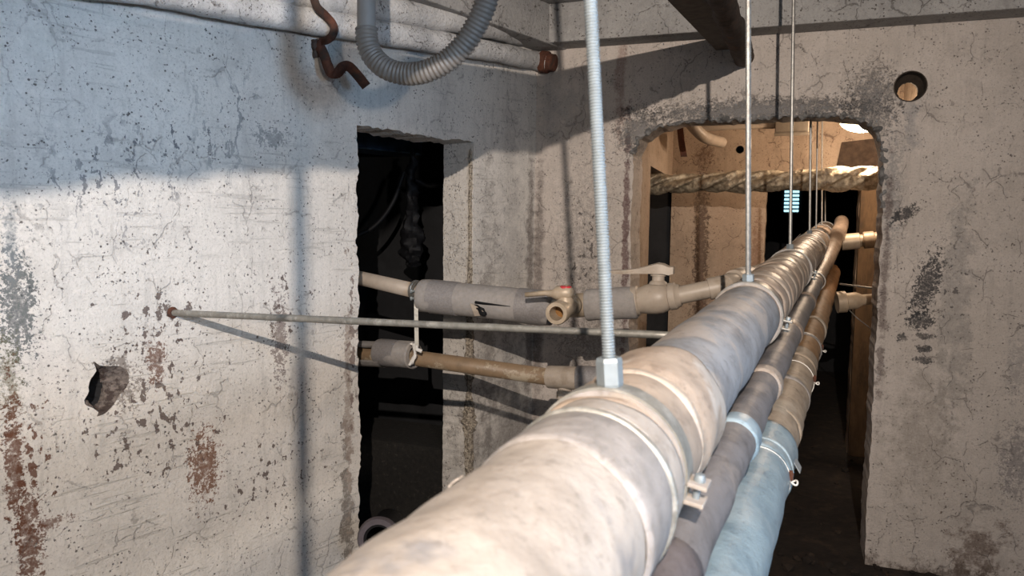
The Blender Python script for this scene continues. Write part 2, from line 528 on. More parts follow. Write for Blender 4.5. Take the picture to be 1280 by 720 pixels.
ml = wall_mat('peeling_painted_plaster', (0.70, 0.66, 0.61), (0.63, 0.595, 0.55), fleck_amt=0.95, crack=0.35, mottle=0.3,
    stains_and_shade=[
        dict(e=L_(22, 385, 22, 70), c=TEAL, amp=1.6, soft=0.2, fine=1, a=0.85),
        dict(e=L_(14, 300, 12, 55), c=(0.2, 0.22, 0.23), amp=1.4, fine=1, a=0.6),
        dict(e=L_(12, 480, 16, 60), c=(0.16, 0.15, 0.09), amp=1.5, fine=1, a=0.7),
        dict(e=L_(17, 580, 11, 90), c=RUST, amp=1.7, soft=0.2, fine=1, a=0.9),
        dict(e=L_(36, 670, 16, 70), c=RUST, amp=1.7, soft=0.2, fine=1, a=0.9),
        dict(e=L_(60, 655, 26, 8), c=RUST, amp=1.6, soft=0.2, fine=1, a=0.8),
        dict(e=L_(255, 582, 17, 40), c=(0.17, 0.075, 0.04), amp=1.9, soft=0.2, fine=1, a=0.9),
        dict(e=L_(196, 452, 12, 26), c=RUST, amp=1.6, soft=0.2, fine=1, a=0.85),
        dict(e=L_(150, 478, 24, 34), c=(0.16, 0.13, 0.11), amp=1.5, soft=0.3, fine=1, a=0.75),
        dict(e=L_(350, 420, 9, 50), c=(0.14, 0.10, 0.09), amp=1.8, soft=0.2, fine=1, a=0.75),
        dict(e=L_(434, 640, 9, 100), c=(0.12, 0.10, 0.085), amp=1.0, soft=0.3, a=0.8),
        dict(e=L_(436, 520, 5, 130), c=(0.33, 0.27, 0.23), amp=1.4, soft=0.3, a=0.8),
        dict(e=L_(640, 340, 26, 260), c=(0.36, 0.34, 0.325), amp=0.7, soft=0.8, a=0.65),
        dict(e=L_(610, 420, 14, 240), c=(0.25, 0.225, 0.205), amp=0.9, soft=0.6, a=0.7),  # cast shadow of the near rod put into the wall colour
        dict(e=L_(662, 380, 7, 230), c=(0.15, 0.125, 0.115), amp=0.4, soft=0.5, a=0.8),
        dict(e=L_(640, 540, 60, 120), c=(0.26, 0.235, 0.215), amp=0.8, soft=0.7, a=0.7),  # darker patch low beside the corner
        dict(e=L_(400, 110, 35, 40), c=(0.33, 0.31, 0.29), amp=1.0, soft=0.7, a=0.5),
        dict(e=L_(340, 172, 22, 12), c=(0.2, 0.2, 0.2), amp=1.7, soft=0.3, fine=1, a=0.7),
    ],
    chips=[dict(e=L_(190, 400, 110, 85), c=CHIP, thr=0.515), dict(e=L_(190, 520, 170, 200), c=CHIP, thr=0.54),
           dict(e=L_(340, 600, 130, 130), c=CHIP, thr=0.56), dict(e=L_(45, 560, 60, 170), c=RUST, thr=0.53),
           dict(e=L_(350, 380, 70, 190), c=CHIP, thr=0.575), dict(e=L_(210, 170, 130, 60), c=(0.16, 0.16, 0.17), thr=0.555),
           dict(e=L_(440, 420, 12, 260), c=(0.22, 0.17, 0.15), thr=0.50)],
    scratch=0.35, drips=[dict(e=L_(150, 235, 120, 120), c=(0.15, 0.15, 0.16)), dict(e=L_(300, 160, 90, 100), c=(0.24, 0.24, 0.24))],
    bump=0.6)
Vw, Fw = slab_with_holes(outer_l, [cav, door_hole], 0.187)
wall_left = tag(local_obj('wall_left', Vw, Fw, CORNER, DL, NL, ml), kind='structure')

# broken cavity knocked into the wall
cen = sum(cav, Vector((0, 0))) / len(cav)
bu, bv_ = lw(124, 487); bru = abs(lw(137, 487)[0] - bu); brv = abs(lw(124, 511)[1] - bv_)
nk = len(cav)
bore = []
for p in cav:
    dlt = p - Vector((bu, bv_)); a = math.atan2(dlt.y / brv, dlt.x / bru)
    k_ = 1 + 0.12 * mnoise.noise(Vector((math.cos(a) * 2.5, math.sin(a) * 2.5, 4)))
    bore.append(Vector((bu + math.cos(a) * bru * k_, bv_ + math.sin(a) * brv * k_)))
def loft(rings):
    vv = []; ff = []
    for j_, (mixf, scl, dp, jit_) in enumerate(rings):
        for p, q in zip(cav, bore):
            c_ = Vector((bu, bv_))
            w_ = p.lerp(q, mixf); w_ = c_ + (w_ - c_) * scl
            n_ = mnoise.noise(Vector((p.x * 70, p.y * 70, j_ * 1.3))) * jit_
            vv.append((w_.x + n_, dp + n_, w_.y - n_))
    for j_ in range(len(rings) - 1):
        for k in range(nk):
            k2 = (k + 1) % nk
            ff.append((j_ * nk + k, j_ * nk + k2, (j_ + 1) * nk + k2, (j_ + 1) * nk + k))
    return vv, ff
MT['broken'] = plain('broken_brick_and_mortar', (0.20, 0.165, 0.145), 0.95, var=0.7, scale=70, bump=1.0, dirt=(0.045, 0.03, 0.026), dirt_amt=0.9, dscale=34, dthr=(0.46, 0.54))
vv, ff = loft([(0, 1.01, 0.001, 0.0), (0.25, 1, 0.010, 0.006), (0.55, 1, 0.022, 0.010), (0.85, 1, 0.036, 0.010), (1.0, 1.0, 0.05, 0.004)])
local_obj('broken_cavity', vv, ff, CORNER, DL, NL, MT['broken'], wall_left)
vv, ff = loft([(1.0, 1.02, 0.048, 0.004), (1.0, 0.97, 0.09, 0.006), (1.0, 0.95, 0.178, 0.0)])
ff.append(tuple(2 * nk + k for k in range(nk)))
local_obj('cavity_bore', vv, ff, CORNER, DL, NL, MT['sooty'], wall_left)  # black from depth: shade of the bore put into its colour

# gravelly broken edge along the right jamb of the doorway
mb = MB(); vs = []; fs = []
nz_, nt_ = 150, 9
for i in range(nz_):
    v = 0.02 + (vt1 - 0.05) * i / (nz_ - 1)
    for k in range(nt_):
        a = PI * 1.5 * k / (nt_ - 1) - PI * 0.25
        wdt = (0.034 - 0.020 * min(1, max(0, (v - 0.85) / 0.5))) * min(1, (vt1 - v) * 8)
        rr = wdt * (1 + 0.55 * mnoise.noise(Vector((v * 60, k * 1.1, 2)))) * (0.75 + 0.6 * mnoise.noise(Vector((v * 7, 0, 5))))
        vs.append((ul1 + 0.004 - math.cos(a) * rr * 0.9 , 0.014 - math.sin(a) * rr, v))
for i in range(nz_ - 1):
    for k in range(nt_ - 1):
        fs.append((i * nt_ + k, i * nt_ + k + 1, (i + 1) * nt_ + k + 1, (i + 1) * nt_ + k))
local_obj('rough_edge', vs, fs, CORNER, DL, NL, MT['grit'], wall_left)

# ------------------------------------------------------------------ back wall with arched opening and round hole
arch_px = [(1080, 705), (1088, 560), (1096, 400), (1103, 260), (1106, 200), (1104, 180), (1096, 161), (1078, 149), (1045, 144), (990, 144), (930, 147), (880, 149), (846, 152), (818, 159), (799, 172), (791, 192), (789, 300), (786, 420), (778, 715)]
ap = [bw(*p) for p in arch_px]
ap[0] = (ap[0][0], 0.0); ap[-1] = (ap[-1][0], 0.0)
arch = outline([(u, max(v, 0.001), 0.0 if i == len(ap) - 1 else 0.008) for i, (u, v) in enumerate(ap)], 0.02, 0.008, 6.3)
arch = [p if p.y > 0.02 else Vector((p.x, -0.03)) for p in arch]
rc = Vector(bw(1138, 108)); rr_ = abs(bw(1158, 108)[0] - rc.x)
rhole = [rc + Vector((math.cos(2 * PI * k / 40), math.sin(2 * PI * k / 40))) * (rr_ * (1 + 0.03 * mnoise.noise(Vector((k * 0.8, 1, 1))))) for k in range(40)]
UMAX = 4.2
outer_b = [Vector((-0.02, -0.08)), Vector((UMAX, -0.08)), Vector((UMAX, HC)), Vector((-0.02, HC))]
DG = (0.20, 0.20, 0.205)
mbk = wall_mat('dirty_plaster', (0.58, 0.52, 0.475), (0.51, 0.455, 0.41), fleck_amt=0.8, crack=0.45, mottle=0.35,
    stains_and_shade=[
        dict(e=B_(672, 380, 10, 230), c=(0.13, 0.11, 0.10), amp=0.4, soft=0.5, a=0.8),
        dict(e=B_(730, 300, 50, 130), c=(0.26, 0.24, 0.225), amp=1.0, soft=0.9, fine=1, a=0.75),
        dict(e=B_(740, 420, 60, 100), c=(0.20, 0.18, 0.165), amp=1.0, soft=0.9, fine=1, a=0.7),
        dict(e=B_(776, 95, 9, 110), c=(0.26, 0.17, 0.14), amp=0.6, soft=0.5, a=0.65),
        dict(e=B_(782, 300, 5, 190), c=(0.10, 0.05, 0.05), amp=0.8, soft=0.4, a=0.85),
        dict(e=B_(950, 138, 170, 17), c=DG, amp=0.9, soft=0.6, fine=1, a=0.8, rough=0.6),
        dict(e=B_(800, 165, 35, 35), c=DG, amp=1.0, soft=0.7, fine=1, a=0.75, rough=0.6),
        dict(e=B_(1090, 130, 40, 50), c=(0.22, 0.22, 0.225), amp=1.0, soft=0.7, fine=1, a=0.7, rough=0.5),
        dict(e=B_(1115, 240, 18, 120), c=(0.24, 0.235, 0.23), amp=1.0, soft=0.7, fine=1, a=0.7),
        dict(e=B_(1140, 150, 14, 40), c=(0.23, 0.23, 0.235), amp=0.8, soft=0.6, a=0.6),
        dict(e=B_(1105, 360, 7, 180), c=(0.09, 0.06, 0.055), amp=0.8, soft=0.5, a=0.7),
        dict(e=B_(1130, 268, 22, 10, -0.6), c=(0.035, 0.035, 0.038), amp=1.0, soft=0.35, fine=1, a=0.9),
        dict(e=B_(1158, 355, 17, 48, 0.25), c=(0.035, 0.035, 0.038), amp=1.3, soft=0.35, fine=1, a=0.92),
        dict(e=B_(1150, 400, 22, 14), c=(0.04, 0.04, 0.042), amp=1.2, soft=0.35, fine=1, a=0.9),
        dict(e=B_(1155, 420, 15, 5), c=(0.04, 0.04, 0.042), amp=0.8, soft=0.3, fine=1, a=0.9),
        dict(e=B_(1155, 436, 13, 5), c=(0.04, 0.04, 0.042), amp=0.8, soft=0.3, fine=1, a=0.9),
        dict(e=B_(1154, 450, 14, 6), c=(0.04, 0.04, 0.042), amp=0.8, soft=0.3, fine=1, a=0.9),
        dict(e=B_(1127, 422, 8, 6), c=(0.04, 0.04, 0.042), amp=0.8, soft=0.3, fine=1, a=0.9),
        dict(e=B_(1195, 380, 26, 190), c=(0.25, 0.235, 0.22), amp=0.8, soft=0.5, a=0.6),
        dict(e=B_(1150, 540, 70, 130), c=(0.30, 0.265, 0.23), amp=0.7, soft=0.8, a=0.7),
        dict(e=B_(1225, 690, 50, 45), c=(0.13, 0.09, 0.07), amp=1.0, soft=0.6, a=0.8),
        dict(e=B_(1270, 580, 26, 60), c=(0.23, 0.21, 0.205), amp=1.2, soft=0.6, fine=1, a=0.8),
        dict(e=B_(1270, 460, 16, 50), c=(0.27, 0.25, 0.24), amp=1.0, soft=0.6, fine=1, a=0.6),
        dict(e=B_(1180, 720, 130, 20), c=(0.10, 0.075, 0.06), amp=0.8, soft=0.5, a=0.8),
        dict(e=B_(700, 130, 60, 60), c=(0.34, 0.32, 0.305), amp=1.0, soft=0.9, a=0.6),
    ],
    chips=[dict(e=B_(1180, 360, 90, 160), c=(0.13, 0.12, 0.115), thr=0.585), dict(e=B_(1180, 620, 110, 100), c=(0.14, 0.10, 0.08), thr=0.59),
           dict(e=B_(730, 330, 60, 190), c=(0.10, 0.09, 0.085), thr=0.555)],
    bump=0.75)
Vw, Fw = slab_with_holes(outer_b, [arch, rhole], 0.25)
wall_back = tag(local_obj('wall_back', Vw, Fw, CORNER, UB, NB, mbk), kind='structure')
# crusty mortar rim of the arch
seq = [(u, v) for (u, v) in ap]
path = catmull([Vector((u, 0, v)) for u, v in seq[3:16]], 24)
vs, fs = sweep([Vector((p.x, 0.012, p.z)) for p in path], 0.012, 12, lump=0.022, lscale=42)
vs2 = [(p[0], p[1], p[2]) for p in vs]
local_obj('mortar_rim', vs2, fs, CORNER, UB, NB, MT['crust'], wall_back)
# liner of the round hole: a dark brown sleeve that narrows to a broken far edge
vs = []; fs = []; K = 40
for j, (sc, d) in enumerate(((1.07, -0.004), (1.0, -0.004), (0.92, 0.04), (0.66, 0.075), (0.66, 0.085), (0.93, 0.10))):
    for k in range(K):
        a = 2 * PI * k / K
        r = rr_ * sc * (1 + (0.10 * mnoise.noise(Vector((k * 0.55, j // 3, 3))) if 3 <= j <= 4 else 0))
        vs.append((rc.x + math.cos(a) * r, d, rc.y + math.sin(a) * r - (0.012 if 3 <= j <= 4 else 0)))
for j in range(5):
    for k in range(K):
        k2 = (k + 1) % K
        fs.append((j * K + k, j * K + k2, (j + 1) * K + k2, (j + 1) * K + k))
MT['sleeve'] = plain('sooty_sleeve', (0.05, 0.035, 0.025), 0.85, var=0.5, scale=40, bump=0.8)
local_obj('hole_sleeve', vs, fs, CORNER, UB, NB, MT['sleeve'], wall_back)

# ------------------------------------------------------------------ floor and ceiling
def flat(name, z0, z1, mat, x0=-7, x1=7, y0=-3, y1=11):
    return tag(mesh(name, *boxv(((x0 + x1) / 2, (y0 + y1) / 2, (z0 + z1) / 2), X, Y, Z, (x1 - x0) / 2, (y1 - y0) / 2, (z1 - z0) / 2), mat), kind='structure')
floor = flat('floor', -0.1, 0.0, MT['soil'])
mcl = wall_mat('ceiling_plaster', (0.42, 0.41, 0.40), (0.33, 0.325, 0.32), fleck_amt=1.0, bump=0.9)
ceiling = flat('ceiling', HC, HC + 0.15, mcl)
def beam(a, b, n_in, wdt, drop=0.0):
    a = Vector(a); b = Vector(b); d = (b - a).normalized()
    c = (a + b) / 2 + n_in * (wdt / 2); c.z = (HB + HC) / 2
    return mesh('beam', *boxv(c - Z * drop / 2, d, n_in, Z, (b - a).length / 2, wdt / 2, (HC - HB + drop) / 2 - 0.001, 0.008), mcl, ceiling)
beam(bpt(-0.08, HB), bpt(UMAX, HB), -NB, 0.16)
beam(lpt(-0.08, HB), lpt(3.9, HB), -NL, 0.155, 0.004)

# loose soil clods and rubble along the foot of the wall
rub = MB()
for i in range(260):
    u = random.uniform(0.3, 3.6); d = -abs(random.gauss(0, 0.3)) if random.random() < 0.6 else random.uniform(0.3, 2.0)
    s = random.uniform(0.008, 0.035)
    bm = bmesh.new(); bmesh.ops.create_icosphere(bm, subdivisions=1, radius=s)
    c = bpt(u, s * 0.4, d)
    vv = [c + Vector((q.co.x, q.co.y, q.co.z * 0.7)) * (1 + 0.4 * mnoise.noise(q.co * 60 + Vector((i, 0, 0)))) for q in bm.verts]
    bm.verts.index_update()
    rub.add((vv, [tuple(x.index for x in f.verts) for f in bm.faces])); bm.free()
ro = rub.build('soil_clods', MT['soil'], None, True)
tag(ro, 'loose dark soil clods scattered over the basement floor', 'soil', kind='stuff')

# ------------------------------------------------------------------ back room behind the arch
u0b = ap[15][0]
ybk = R(17.5)
DK = Vector((math.sin(ybk), math.cos(ybk), 0)); NK = Vector((math.cos(ybk), -math.sin(ybk), 0))
BK0 = bpt(u0b - 0.005, 0, 0.25)
def kpl(px, py):           # on the back room's left wall
    p = on_plane(px, py, BK0, NK) - BK0
    return p.dot(DK), p.z
# far corner seen at x = 838
lk = kpl(838, 300)[0]
FC = BK0 + DK * lk
def fpl(px, py):           # on the back room's far wall
    p = on_plane(px, py, FC, NB) - FC
    return p.dot(UB), p.z
def fpt(u, v, d=0.0): return FC + UB * u + NB * d + Z * v
# left wall with a dark doorway
k0 = kpl(811, 300)[0]; k1 = kpl(836.5, 300)[0]; kt = kpl(811, 206)[1]
V_, F_ = slab_with_holes(outline([(0, -0.08, 0), (k0, -0.08, 0.006), (k0, kt, 0), (lk, kt, 0), (lk, HC, 0), (0, HC, 0)], 0.03, 0.006, 2), [], 0.2)
tag(local_obj('wall_inner_left', V_, F_, BK0, DK, -NK, MT['plaster_warm']), kind='structure')
# far wall with a black doorway
d0 = fpl(956, 300)[0]; d1 = fpl(1072, 300)[0]; dt = fpl(1000, 236)[1]
V_, F_ = slab_with_holes([Vector((0, -0.08)), Vector((3.0, -0.08)), Vector((3.0, HC)), Vector((0, HC))],
    [outline([(d0, -0.03, 0.008), (d0, dt, 0.004), (d1, dt, 0.006), (d1, -0.03, 0.0)], 0.03, 0.006, 5),
     [Vector(fpl(925, 187)) + Vector((math.cos(2 * PI * k / 20), math.sin(2 * PI * k / 20))) * 0.028 for k in range(20)]], 0.2)
mfar = wall_mat('warm_patched_plaster', (0.45, 0.35, 0.265), (0.37, 0.28, 0.21), fleck=(0.09, 0.05, 0.04), fleck_amt=0.9,
    stains_and_shade=[dict(e=E(fpl, 876, 320, 9, 110), c=(0.13, 0.085, 0.065), amp=1.3, soft=0.4, fine=1, a=0.85, rough=0.6),
            dict(e=E(fpl, 945, 320, 9, 70), c=(0.20, 0.11, 0.07), amp=0.9, soft=0.5, fine=1, a=0.7),
            dict(e=E(fpl, 880, 195, 14, 16), c=(0.2, 0.13, 0.09), amp=1.3, soft=0.4, fine=1, a=0.7),
            dict(e=E(fpl, 900, 252, 60, 12), c=(0.30, 0.22, 0.16), amp=0.6, soft=0.5, a=0.5),
            dict(e=E(fpl, 905, 380, 60, 40), c=(0.24, 0.15, 0.11), amp=0.8, soft=0.8, a=0.6)], bump=0.7)
wall_far = tag(local_obj('wall_inner_far', V_, F_, FC, UB, NB, mfar), kind='structure')
# small round dark hole: a short open socket let into the far wall
hc_ = fpl(925, 187)
c0 = fpt(*hc_, -0.004)
mesh('pipe_socket', *lathe(c0, c0 + NB, [(0.002, 0.027), (0.0, 0.024), (0.12, 0.023), (0.12, 0.0005)], 20, caps=False), MT['black'], wall_far, True)
# bare masonry patch
pa = [fpl(*p) for p in ((1052, 178), (1140, 168), (1150, 212), (1044, 216))]
pv = [fpt(u, v, dd) for dd in (-0.012, 0.02) for u, v in pa]
mesh('bare_patch', pv, [(0, 1, 2, 3), (7, 6, 5, 4), (0, 4, 5, 1), (1, 5, 6, 2), (2, 6, 7, 3), (3, 7, 4, 0)], MT['masonry'], wall_far)
# brown pillar right of the doorway, in front of the far wall
pc0, pc1 = fpl(1072, 300)[0] , fpl(1125, 300)[0]
pm = fpt((pc0 + pc1) / 2, dt / 2, -0.045)
tag(mesh('door_post', *boxv(pm, UB, NB, Z, (pc1 - pc0) / 2, 0.04, dt / 2, 0.006), MT['wood']),
    'rough brown door post right of the black inner doorway', 'post')
# right wall of the back room
rw0 = bpt(bw(1190, 300)[0], 0, 0.25)
V_, F_ = slab_with_holes([Vector((0, 0)), Vector((3.2, 0)), Vector((3.2, HC)), Vector((0, HC))], [], 0.15)
tag(local_obj('wall_inner_right', V_, F_, rw0, NB, UB, MT['plaster_warm']), kind='structure')
# unlit spaces beyond the inner doorways, their shade put into the wall colour
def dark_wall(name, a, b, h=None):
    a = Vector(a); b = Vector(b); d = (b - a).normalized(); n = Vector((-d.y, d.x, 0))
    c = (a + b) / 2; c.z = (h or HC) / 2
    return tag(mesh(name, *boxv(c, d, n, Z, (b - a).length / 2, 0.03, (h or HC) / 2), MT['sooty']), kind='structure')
dark_wall('wall_dark_niche', fpt(-1.2, 0, 0.05), fpt(-0.01, 0, 0.05))  # dark sheet added close behind the opening to keep it black
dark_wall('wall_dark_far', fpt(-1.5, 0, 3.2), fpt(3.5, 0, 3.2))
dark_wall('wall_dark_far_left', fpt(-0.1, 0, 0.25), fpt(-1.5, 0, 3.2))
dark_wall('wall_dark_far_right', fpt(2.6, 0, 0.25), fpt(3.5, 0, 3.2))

# warm bulkhead lamp
lz = 4.5
lc = W(1079, 151, lz)
lamp = thing('bulkhead_lamp', lc, 'glowing oval bulkhead lamp under the ceiling behind the arch', 'lamp')
la = UB
glow = NT('lamp_glass')
glow.b.inputs['Emission Color'].default_value = (1.0, 0.80, 0.50, 1)
glow.b.inputs['Emission Strength'].default_value = 7.0
glow.done((0.9, 0.85, 0.75), 0.4)
def ellipsoid(c, ax, ay, az, a, b, d, nu=20, nv=12, lo=-PI / 2, hi=PI / 2):
    v = []; f = []
    for i in range(nv + 1):
        t = lo + (hi - lo) * i / nv
        for k in range(nu):
            p = 2 * PI * k / nu
            v.append(Vector(c) + ax * (a * math.cos(t) * math.cos(p)) + ay * (b * math.cos(t) * math.sin(p)) + az * (d * math.sin(t)))
    for i in range(nv):
        for k in range(nu):
            k2 = (k + 1) % nu
            f.append((i * nu + k, i * nu + k2, (i + 1) * nu + k2, (i + 1) * nu + k))
    return v, f
mesh('glass_globe', *ellipsoid(lc, la, NB, Z, 0.13, 0.09, 0.068), glow.m, lamp, 'all')
mesh('lamp_base', *lathe(lc + Z * 0.05, lc + Z * 1.0, [(0.0, 0.085), (0.02, 0.09), (0.05, 0.08), (0.06, 0.03), (HC - lc.z - 0.05, 0.03)], 24), MT['white_plastic'], lamp, True)
pl = light('bulkhead_lamp_light', 'POINT', lc - Z * 0.10 - NB * 0.02, None, 31, (1.0, 0.75, 0.54), 0.07)

# junction box and conduit under the ceiling
jc = W(990, 156, 4.7)
jb = thing('junction_box', jc, 'cream junction box hanging near the ceiling left of the lamp', 'junction box')
mesh('box_body', *boxv(jc, UB, NB, Z, 0.098, 0.05, 0.052, 0.006), MT['box'], jb)
mesh('box_lid', *boxv(jc - Z * 0.056, UB, NB, Z, 0.102, 0.054, 0.006, 0.002), MT['box'], jb)
mesh('stem', *tube(jc + Z * 0.05, Vector((jc.x, jc.y, HC)), 0.012, 10), MT['box'], jb)
ca = W(872, 160, 4.75); cb_ = jc - UB * 0.09
tag(mesh('ceiling_conduit', *sweep([ca, ca.lerp(cb_, 0.5) + Z * 0.004, cb_], 0.022, 12, lump=0.003), MT['pvc'], None, True),
    'beige conduit running left from the cream junction box', 'conduit')
cp = catmull([W(846, 120, 4.7), W(858, 146, 4.7), W(868, 160, 4.7), W(882, 172, 4.78), W(902, 178, 5.0)], 8)
tag(mesh('bent_pipe', *sweep(cp, 0.036, 16), MT['pvc'], None, True), 'short bent cream pipe at the upper left of the arch', 'pipe')
# rusty hanging strap beside it
st_ = catmull([W(847, 140, 4.6), W(850, 160, 4.6), W(852, 178, 4.6), W(855, 196, 4.6)], 6)
vs = []; fs = []
for i, p in enumerate(st_):
    for s1 in (-1, 1):
        for s2 in (-1, 1):
            vs.append(p + UB * (0.019 * s1) + NB * (0.002 * s2))
for i in range(len(st_) - 1):
    a = i * 4; b = a + 4
    fs += [(a, a + 1, b + 1, b), (a + 2, b + 2, b + 3, a + 3), (a, b, b + 2, a + 2), (a + 1, a + 3, b + 3, b + 1)]
fs += [(0, 2, 3, 1), (len(vs) - 4, len(vs) - 3, len(vs) - 1, len(vs) - 2)]
tag(mesh('rusty_strap', vs, fs, MT['rust']), 'narrow rusty strap hanging beside the bent cream pipe', 'strap')

# twisted foil-wrapped duct crossing the opening
foil = NT('creased_foil_wrap')
fn1 = foil.noise(34, 5, 0.7); fn2 = foil.noise(120, 2, 0.6)
fc = foil.mix(foil.ramp(fn1, 0.35, 0.7), (0.50, 0.42, 0.30), (0.17, 0.13, 0.09))
foil.done(fc, 0.42, foil.bump(foil.math('ADD', fn1, foil.math('MULTIPLY', fn2, 0.5)), 0.7, 0.008), 0.45)
da, db = W(800, 231, 5.05), W(1180, 220, 4.25)
nd = 260
def wrapfn(i, a):
    t = i / nd
    tw = a * 4 + t * 62 + 0.8 * math.sin(t * 17)
    x = (tw / (2 * PI) * 1.0) % 1.0
    x = x / 0.8 if x < 0.8 else (1 - x) / 0.2
    x = x * x * (3 - 2 * x)
    return (0.018 * (x - 0.5) + 0.008 * math.sin(a * 2 + t * 20)) * (1.2 - 0.4 * t)
tag(mesh('wrapped_duct', *sweep(lin(da, db, nd), [0.052 + 0.014 * i / nd for i in range(nd + 1)], 64, fn=wrapfn, lump=0.005, lscale=40), foil.m, None, True),
    'thick pipe in twisted brown foil wrap crossing behind the arch', 'pipe')

# lit louvre seen through the black doorway
gz = 7.4
gc = W(989.5, 251, gz)
gr = thing('lit_louvre', gc - Z * 0.12, 'small glowing pale blue louvre in the black inner doorway', 'vent')
led = NT('daylight_slot')
led.b.inputs['Emission Color'].default_value = (0.45, 0.85, 1.0, 1); led.b.inputs['Emission Strength'].default_value = 1.6
led.done((0.5, 0.7, 0.8), 0.5)
mesh('frame', *boxv(gc + NB * 0.02, UB, NB, Z, 0.10, 0.012, 0.125, 0.003), MT['black'], gr)
for c in (-1, 1):
    for i in range(6):
        mesh('slat', *boxv(gc + UB * (0.037 * c) + Z * (0.088 - 0.037 * i), UB, NB, Z, 0.030, 0.006, 0.011, 0.002), led.m, gr)

# ------------------------------------------------------------------ dark room behind the left doorway
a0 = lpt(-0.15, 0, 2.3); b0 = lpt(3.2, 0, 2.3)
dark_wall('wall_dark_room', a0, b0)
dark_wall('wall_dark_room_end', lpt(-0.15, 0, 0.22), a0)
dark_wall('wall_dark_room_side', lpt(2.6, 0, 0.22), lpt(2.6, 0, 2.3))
dbm = W(500, 172, 4.3)
mesh('beam', *boxv((dbm.x - 0.3, dbm.y, dbm.z + 0.10), DL, NL, Z, 0.55, 0.12, 0.17, 0.01), MT['sooty_blue'], ceiling)  # beam in an even blue-grey
# ledge slab with grit on its edge
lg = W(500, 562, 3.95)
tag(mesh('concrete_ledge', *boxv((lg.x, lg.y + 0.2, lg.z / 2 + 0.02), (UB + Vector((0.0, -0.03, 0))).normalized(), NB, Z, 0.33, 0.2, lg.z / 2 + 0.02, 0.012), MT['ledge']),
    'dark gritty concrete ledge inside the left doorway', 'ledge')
# bundle of black sheeting hanging from above
bp = catmull([W(515, 190, 4.0), W(515, 235, 4.0), W(514, 275, 3.98), W(515, 310, 3.98), W(514, 334, 3.98)], 8)
rad = [0.02, 0.02, 0.022, 0.022, 0.024, 0.026, 0.028, 0.026, 0.024, 0.022, 0.022, 0.024, 0.026, 0.028, 0.03, 0.034, 0.038, 0.042, 0.046, 0.050, 0.054, 0.056, 0.056, 0.054, 0.052, 0.05, 0.048, 0.046, 0.044, 0.04, 0.036, 0.03, 0.015]
tag(mesh('black_sheet_bundle', *sweep(bp, rad[:len(bp)] + [0.02] * (len(bp) - len(rad)), 18, lump=0.035, lscale=30), MT['black'], None, True),
    'bundle of black plastic sheeting hanging in the dark doorway', 'plastic sheet')
for pts, lab in (([(430, 300), (465, 285), (490, 255), (505, 215)], 'black cable sagging to the left of the hanging black bundle'),
                 ([(520, 225), (535, 232), (555, 230), (575, 222)], 'short black cable running right from the hanging black bundle')):
    tag(mesh('black_cable', *sweep(catmull([W(x, y, 3.95) for x, y in pts], 8), 0.012, 10), MT['black'], None, True), lab, 'cable', 'cables in the dark doorway')
# pale pipe end low in the doorway
pe = W(474, 672, 2.9)
po = thing('pipe_stub', pe, 'pale open pipe end low in the dark doorway behind the insulated pipe', 'pipe')
dpe = (W(440, 720, 2.4) - pe).normalized()
mesh('rim', *lathe(pe - dpe * 0.02, pe + dpe, [(0.0, 0.075), (0.03, 0.082), (0.05, 0.075), (0.05, 0.055), (0.0, 0.05)], 28, caps=False), plain('pale_violet_plastic', (0.09, 0.075, 0.085), 0.7), po, True)
mesh('bore', *lathe(pe - dpe * 0.25, pe + dpe, [(0.0, 0.06), (0.27, 0.058), (0.27, 0.045), (0.02, 0.045)], 24), MT['black'], po, True)

# ------------------------------------------------------------------ main pipe run
def dirpx(px, py): return ray(px, py).normalized()
VP = dirpx(1075, 243)
side = VP.cross(Z).normalized()          # to the right of the run
upv = side.cross(VP).normalized()
def run_point(s, ang, d):                # ang: degrees left of straight down
    a = R(ang)
    return CAM + VP * s - side * (math.sin(a) * d) - upv * (math.cos(a) * d)
A1, D1, R1 = 39.0, 0.35, 0.073
A2, D2, R2 = 23.0, 0.40, 0.034
A3, D3, R3 = 16.2, 0.55, 0.057
def s_of(px, py, off):
    """run coordinate of the point where the pixel ray passes nearest the line offset from the run"""
    d = ray(px, py).normalized()
    p0 = off
    w0 = CAM - p0
    b = d.dot(VP); dd = d.dot(w0); e = VP.dot(w0)
    den = 1 - b * b
    return (e - b * dd) / den
AX1 = run_point(0, A1, D1); AX2 = run_point(0, A2, D2); AX3 = run_point(0, A3, D3)
TOP1 = AX1 + upv * R1
SR = [s_of(*p, TOP1) for p in ((765, 494), (933, 352), (987, 312), (1011, 292))]
gap = (SR[3] - SR[0]) / 3
SR += [SR[3] + gap * 0.55, SR[3] + gap * 1.2, SR[3] + gap * 1.7]

